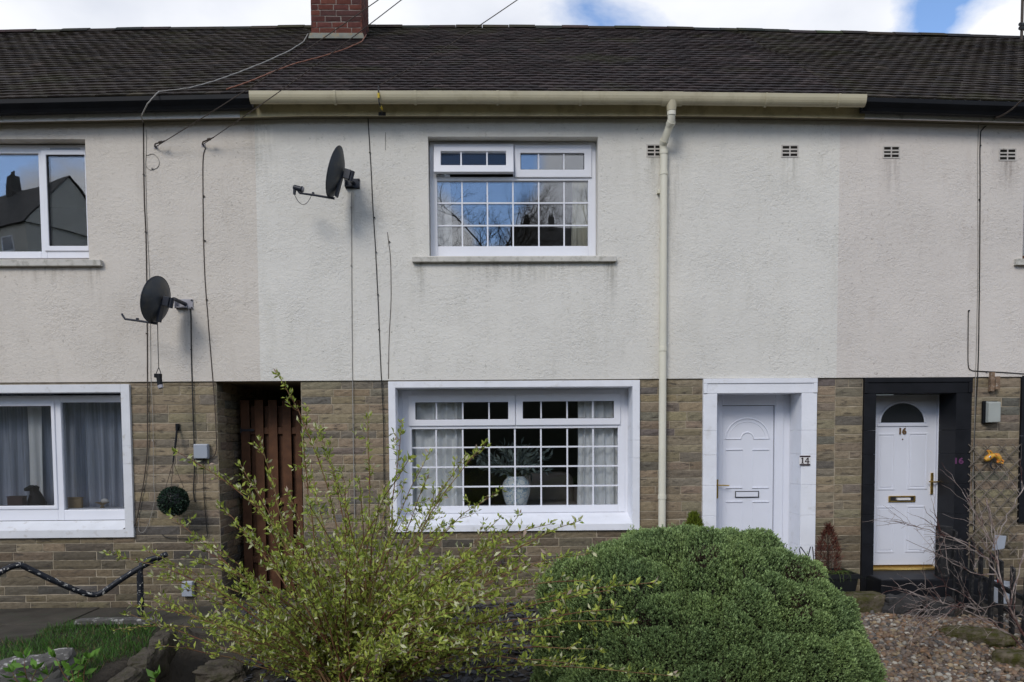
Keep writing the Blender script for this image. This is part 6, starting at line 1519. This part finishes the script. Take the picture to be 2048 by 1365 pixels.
leafy_stem(160, 1395, -3.3, [(158, 1330), (140, 1340), (176, 1318), (108, 1316)], "slender green leafy plant between the two boulders at lower left", 2)
leafy_stem(312, 1400, -3.3, [(313, 1358)], "single bright leaf shoot at the bottom edge right of the lawn edging", 3)

# ------------------------------------------------------------------ pots and conifers by the doors
def conifer(px, pyb, pyt, wpx, y, col, label, seed, n=3200):
    rng = np.random.default_rng(seed); b, t_ = at(px, pyb, y), at(px, pyt, y); h = t_.z - b.z; w = (at(px + wpx, pyb, y).x - b.x)
    o = empty("dwarf_conifer", b, label, "conifer")
    u = rng.random(n) ** 0.8; rr = w * np.sin(np.pi * np.clip(0.18 + 0.82 * u, 0, 1)) ** 0.7 * (1.05 - 0.35 * u) * np.sqrt(rng.uniform(0.35, 1, n)); a = rng.uniform(0, 6.283, n)
    P_ = np.c_[b.x + rr * np.cos(a), b.y + rr * np.sin(a), b.z + u * h * 0.96]; D_ = np.c_[np.cos(a) * 0.5, np.sin(a) * 0.5, np.full(n, 1.0)] + rng.normal(size=(n, 3)) * 0.35
    V, Fc, C = leaves(P_, D_, rng.uniform(0.025, 0.075, n), rng.uniform(0.004, 0.009, n), np.array(col) * rng.uniform(0.4, 1.6, (n, 1)), rng)
    np_mesh("foliage", V, Fc, C, M_CONI, o); mb = MB(); mb.tube([b, b.lerp(t_, 0.8)], [0.015, 0.005], 8); mb.build("trunk", M_BARK, o); return o
ypot = -0.42
pc = at(1663, 1190, ypot); pw = at(1700, 1150, ypot).x - pc.x; pz0, pz1 = 0.09, at(1665, 1143, ypot).z
pot = empty("plant_pot", (pc.x, ypot, pz0), "square black planter between the white and the black door surrounds", "plant pot")
mb = MB(); k = 0.82; q = pw
mb.hexa([(pc.x - q * k, ypot - q * k, pz0), (pc.x + q * k, ypot - q * k, pz0), (pc.x + q * k, ypot + q * k, pz0), (pc.x - q * k, ypot + q * k, pz0), (pc.x - q, ypot - q, pz1 - 0.05), (pc.x + q, ypot - q, pz1 - 0.05), (pc.x + q, ypot + q, pz1 - 0.05), (pc.x - q, ypot + q, pz1 - 0.05)]); mb.build("tub", M_POT, pot, bev=0.008)
mb = MB(); mb.frame((0, 1, 0, 1), (0, 1, 0, 1), 0, 0); mb = MB(); q2 = q + 0.012
for a in ((-q2, q2, -q2, -q2 + 0.03), (-q2, q2, q2 - 0.03, q2), (-q2, -q2 + 0.03, -q2 + 0.03, q2 - 0.03), (q2 - 0.03, q2, -q2 + 0.03, q2 - 0.03)): mb.box(pc.x + a[0], pc.x + a[1], ypot + a[2], ypot + a[3], pz1 - 0.049, pz1)
mb.build("rim", M_POT, pot); mb = MB(); mb.box(pc.x - q + 0.02, pc.x + q - 0.02, ypot - q + 0.02, ypot + q - 0.02, pz1 - 0.048, pz1 - 0.02); mb.build("compost", M_SOIL, pot)
conifer(1656, 1146, 1050, 25, ypot, (0.105, 0.034, 0.022), "rust red dwarf conifer standing in the square black planter", 5, 1500)
conifer(1388, 1085, 1028, 19, -0.5, (0.13, 0.17, 0.018), "yellow-green dwarf conifer peeping over the hebe left of the white door", 6)
rng = np.random.default_rng(9); n = 34; a = rng.uniform(0, 6.28, n); base = np.array([pc.x, ypot - 0.08, pz1])
mb = MB(); vs_ = []
gt = empty("grassy_plant", tuple(base), "arching green grassy leaves round the foot of the rust red conifer", "plant")
for k in range(n):
    out_ = np.array([math.cos(a[k]), math.sin(a[k]) * 0.7, 0]); l_ = rng.uniform(0.14, 0.3); sd_ = np.array([-out_[1], out_[0], 0]) * 0.007; c = (0.10, 0.16, 0.035) if rng.random() < 0.8 else (0.26, 0.24, 0.08)
    prev = None
    pts = [base + np.array([rng.normal(0, .05), 0, -0.03]) + out_ * l_ * t * 1.1 + np.array([0, 0, l_ * (1.1 * t - 1.25 * t * t)]) for t in np.linspace(0, 1, 6)]
    mb.add([p + sd_ * (1 - i / 6) for i, p in enumerate(pts)] + [p - sd_ * (1 - i / 6) for i, p in enumerate(pts)], [(i, i + 1, i + 7, i + 6) for i in range(5)], c)
mb.build("leaves", M_PLANT, gt)
ws = empty("wire_support", at(1612, 1150, -0.45), "bent dark wire plant support in front of the white door surround", "plant support")
mb = MB(); mb.tube([at(*p, -0.45) for p in ((1640, 1170), (1626, 1128), (1601, 1094), (1599, 1099), (1608, 1150))], 0.006, 6); mb.tube([at(*p, -0.45) for p in ((1612, 1130), (1621, 1094), (1625, 1094), (1628, 1125))], 0.006, 6); mb.build("wire", M_SEAL, ws)

# ------------------------------------------------------------------ picket fence, bare shrub and the bits beyond it
FX = at(1886, 1150, -0.42).x
fen = empty("picket_fence", (FX, -0.4, 0.1), "low black picket fence running forward from the black door surround", "fence")
p0 = at(1882, 1053, -0.45)
mb = MB(); mb.box(FX - 0.075, FX + 0.05, -0.50, -0.38, -0.05, p0.z); mb.build("post", M_FENCE, fen, bev=0.006)
mb = MB(); mb.box(FX - 0.005, FX + 0.12, -0.36, -0.30, -0.05, p0.z - 0.06); mb.build("post", M_FENCE, fen, bev=0.006)
random.seed(2)
for k in range(11):
    y = -0.60 - k * 0.165; zg_ = gz(FX, y); ht = p0.z - 0.04 - 0.036 * k + random.uniform(-0.02, 0.02); lx = random.uniform(-0.02, 0.02)
    mb = MB(); mb.hexa([(FX - 0.012, y - 0.028, zg_ - 0.05), (FX + 0.012, y - 0.028, zg_ - 0.05), (FX + 0.012, y + 0.028, zg_ - 0.05), (FX - 0.012, y + 0.028, zg_ - 0.05), (FX - 0.012 + lx, y - 0.027, ht - 0.02), (FX + 0.012 + lx, y - 0.027, ht - 0.02), (FX + 0.012 + lx, y + 0.027, ht), (FX - 0.012 + lx, y + 0.027, ht)]); mb.build("picket", M_FENCE, fen, bev=0.003)
for zo in (0.12, 0.40):
    za, zb = zo + 0.12, zo - 0.42 * 0.0 + 0.12 - 0.5 * (zo / 0.9)
    mb = MB(); mb.hexa([(FX + 0.013, -2.2, zb - 0.02), (FX + 0.05, -2.2, zb - 0.02), (FX + 0.05, -0.51, za - 0.02), (FX + 0.013, -0.51, za - 0.02), (FX + 0.013, -2.2, zb + 0.02), (FX + 0.05, -2.2, zb + 0.02), (FX + 0.05, -0.51, za + 0.02), (FX + 0.013, -0.51, za + 0.02)]); mb.build("rail", M_FENCE, fen)
rng = np.random.default_rng(31); YB = -2.0
bs = empty("bare_shrub", at(2078, 1330, YB), "leafless shrub with fanned pale and reddish twigs at the right edge", "shrub")
mb = MB()
def branch(pts, r0, r1):
    n = len(pts); mb.tube(pts, [r0 + (r1 - r0) * i / (n - 1) for i in range(n)], 5)
def spray(px_pts, dy, r0, kids, depth=0):
    pts = [at(p[0], p[1], YB + dy * i / (len(px_pts) - 1) + (p[2] if len(p) > 2 else 0)) for i, p in enumerate(px_pts)]
    out = []
    for i in range(len(pts) - 1):
        for k in range(4): out.append(pts[i].lerp(pts[i + 1], k / 4) + Vector(tuple(rng.normal(size=3) * 0.006)))
    out.append(pts[-1]); branch(out, r0, 0.0018)
    def sub(path, r, nk, dep):
        for _ in range(nk):
            i = int(rng.uniform(0.12, 0.92) * (len(path) - 1)); p = path[i]; d = (path[min(i + 1, len(path) - 1)] - path[max(i - 1, 0)]).normalized()
            v = (d + Vector(tuple(rng.normal(size=3))) * (0.42 if dep == 0 else 0.36)).normalized(); l = rng.uniform(0.14, 0.42) * (0.8 ** dep); q = []
            for s in range(5): q.append(p + v * l * s / 4 + Vector((0, 0, 0.03 * math.sin(s))) * 0.4 + Vector(tuple(rng.normal(size=3) * 0.005)))
            branch(q, r, 0.0012)
            if dep < 1: sub(q, r * 0.7, 2, dep + 1)
    sub(out, r0 * 0.42, int(kids * 1.05), 0)
spray([(2078, 1330), (2030, 1235), (2003, 1165), (1988, 1090), (1975, 1010)], 0.2, 0.014, 9)
spray([(2003, 1168), (1975, 1120), (1930, 1090), (1880, 1060), (1848, 1012)], 0.1, 0.008, 8)
spray([(1988, 1130), (1935, 1085), (1870, 1065), (1820, 1050), (1790, 1043)], -0.1, 0.006, 7)
spray([(1995, 1150), (1955, 1150), (1905, 1125), (1860, 1100), (1812, 1080)], -0.2, 0.006, 6)
spray([(2078, 1330), (2020, 1270), (1985, 1245), (1910, 1212), (1858, 1200), (1785, 1177)], -0.4, 0.009, 10)
spray([(1960, 1225), (1925, 1212), (1890, 1230), (1860, 1245), (1822, 1240)], -0.3, 0.006, 9)
spray([(1960, 1222), (1920, 1208), (1880, 1218), (1845, 1222), (1805, 1212)], -0.4, 0.006, 8)
spray([(2020, 1255), (1980, 1238), (1920, 1240), (1890, 1252), (1868, 1270)], -0.35, 0.005, 4)
spray([(1975, 1225), (1930, 1190), (1890, 1172), (1850, 1178), (1812, 1190)], -0.5, 0.005, 6)
spray([(1990, 1095), (2010, 1040), (2035, 1000), (2055, 960)], 0.1, 0.006, 5)
spray([(2020, 1210), (2040, 1130), (2060, 1060)], 0.0, 0.008, 6)
spray([(1985, 1090), (1960, 1045), (1940, 1005), (1925, 985)], 0.2, 0.005, 5)
mb.build("branches", M_TWIG, bs)
r = rectpx(1988, 1071, 2013, 1098, -0.45); o = empty("grey_panel", ((r[0] + r[1]) / 2, -0.42, r[2]), "small bluish grey panel behind the bare twigs, beyond the fence", "panel")
mb = MB(); mb.hexa([(r[0], -0.45, r[2] - 0.02), (r[1] - 0.02, -0.45, r[2]), (r[1] - 0.02, -0.42, r[2]), (r[0], -0.42, r[2] - 0.02), (r[0] + 0.02, -0.45, r[3]), (r[1], -0.45, r[3] - 0.01), (r[1], -0.42, r[3] - 0.01), (r[0] + 0.02, -0.42, r[3])]); mb.build("sheet", M_BOXG, o, bev=0.004)
mb = MB(); xc = (r[0] + r[1]) / 2; mb.tube([(xc, -0.41, r[3] - 0.05), (xc, -0.41, 0.05)], 0.012, 8); mb.build("stake", M_SEAL, o)
p = at(2000, 1165, -0.55); o = empty("garden_caddy", (p.x, -0.55, 0.1), "grey tub with a red handle behind the picket fence", "tub")
zb_ = at(2000, 1185, -0.55).z
mb = MB(); mb.lathe((p.x, -0.55, zb_ - 0.12), [(0.10, 0), (0.12, 0.02), (0.14, 0.2), (0.15, 0.21), (0.15, 0.23), (0.13, 0.23), (0.11, 0.03)], 20); mb.build("tub", M_BOXG, o, smooth=False)
mb = MB(); mb.tube([(p.x - 0.02, -0.55, zb_ + 0.05), (p.x - 0.03, -0.58, zb_ + 0.14), (p.x - 0.01, -0.58, zb_ + 0.24), (p.x + 0.0, -0.56, zb_ + 0.27)], [0.014, 0.02, 0.02, 0.014], 8); mb.build("handle", M_RED, o, smooth=True)
mb = MB(); mb.box(p.x - 0.16, p.x + 0.16, -0.68, -0.42, 0.05, zb_ - 0.121); mb.build("stand", M_FENCE, o, bev=0.01)

# ------------------------------------------------------------------ across the road: only seen mirrored in the windows
def opp(px0, px1, py_r, py_e, Y, name, label, chim, gable=None):
    """a house behind the photographer whose mirror image falls on the given pixels"""
    D = 9 + Y; X0, X1 = at(px0, 500, Y).x, at(px1, 500, Y).x; zr, ze = at((px0 + px1) / 2, py_r, Y + 3.5).z, at((px0 + px1) / 2, py_e, Y).z
    zb = gz(0, -Y) - 1.0
    o = empty(name, ((X0 + X1) / 2, -Y - 3.5, zb), label, "house", "houses across the road")
    mb = MB(); mb.box(X0, X1, -Y - 7, -Y, zb, ze); mb.prism([(-Y - 7, ze + 0.002), (-Y, ze + 0.002), (-Y - 3.5, zr - 0.15)], X0, X1); k_ = len(mb.v) - 6; mb.v[k_:] = [(p[1], p[0], p[2]) for p in mb.v[k_:]]; mb.build("wall", M_OPW, o)
    mb = MB(); mb.add([(X0 - .2, -Y + .3, ze - .1), (X1 + .2, -Y + .3, ze - .1), (X1 + .2, -Y - 3.5, zr), (X0 - .2, -Y - 3.5, zr), (X0 - .2, -Y - 7.3, ze - .1), (X1 + .2, -Y - 7.3, ze - .1)], [(0, 1, 2, 3), (3, 2, 5, 4), (0, 4, 5, 1)]); rf = mb.build("roof", M_TERRA, o)
    for cx in chim:
        c = at(cx, py_r, Y + 3.5); mb = MB(); mb.box(c.x - 0.45, c.x + 0.45, -Y - 4, -Y - 3.1, zr - 0.4, zr + 1.3); k = mb.build("chimney", M_TERRA, rf)
        for s_ in (-0.22, 0.22):
            mb = MB(); mb.tube([(c.x + s_, -Y - 3.55, zr + 1.3), (c.x + s_, -Y - 3.55, zr + 1.75)], [0.13, 0.1], 10); mb.build("chimney_pot", M_TERRA, k)
    n = 4
    for k in range(n):
        x = X0 + (X1 - X0) * (k + 0.5) / n; mb = MB(); mb.box(x - 0.7, x + 0.7, -Y + 0.002, -Y + 0.05, ze - 2.0, ze - 0.9); w_ = mb.build("window", M_PVC, o); mb = MB(); mb.box(x - 0.6, x + 0.6, -Y + 0.0505, -Y + 0.06, ze - 1.9, ze - 1.0); mb.build("pane", M_GLASS_UP, w_)
    return o
hs_ = opp(-300, 205, 392, 474, 58, "terraced_house", "pale house with grey roof across the road, mirrored in the plain upstairs window", (47,)); hs_.rotation_euler.z = math.radians(33)
opp(1026, 1420, 452, 560, 108, "terraced_house", "dark roofed house across the road, mirrored in the gridded upstairs window", (1053, 1104, 1300))
rng = np.random.default_rng(50)
def bare_tree(px, pyt, Y, spread, label, seed):
    rng = np.random.default_rng(seed); z0 = gz(0, -Y) - 0.3; x = at(px, 500, Y).x; zt = at(px, pyt, Y).z
    o = empty("bare_tree", (x, -Y, z0), label, "tree", "bare trees across the road"); H = zt - z0
    mb = MB(); mb.tube([(x, -Y, z0), (x + 0.1, -Y, z0 + H * 0.2), (x, -Y, z0 + H * 0.45)], [H * 0.028, H * 0.02, H * 0.012], 8); mb.build("trunk", M_BARK, o)
    cr = MB()
    def grow(p, d, l, r, dep):
        q = [p + d * l * k / 3 + Vector(tuple(rng.normal(size=3) * 0.05 * l)) for k in range(1, 4)]; cr.tube([p] + q, [r, r * 0.85, r * 0.7, r * 0.55], 4, cap=False)
        if dep == 0: return
        for k in range(4 if dep > 1 else 5):
            s = q[rng.integers(0, 3)]; v = (d * 0.7 + Vector(tuple(rng.normal(size=3))) * spread + Vector((0, 0, 0.2))).normalized(); grow(s, v, l * rng.uniform(0.5, 0.75), r * 0.5, dep - 1)
    for k in range(7):
        a = rng.uniform(0, 6.28); grow(Vector((x, -Y, z0 + H * rng.uniform(0.15, 0.42))), Vector((math.cos(a) * 0.7, math.sin(a) * 0.7, 0.8)).normalized(), H * 0.30, H * 0.0055, 4)
    cr.build("crown", M_BARK, o)
bare_tree(985, 290, 66, 0.55, "wide bare tree across the road, mirrored in the gridded upstairs window", 1)
bare_tree(915, 380, 62, 0.6, "smaller bare tree across the road, mirrored at the left of the gridded upstairs window", 2)
bare_tree(1150, 345, 130, 0.55, "bare tree behind the dark roof across the road, mirrored at the window's right", 3)
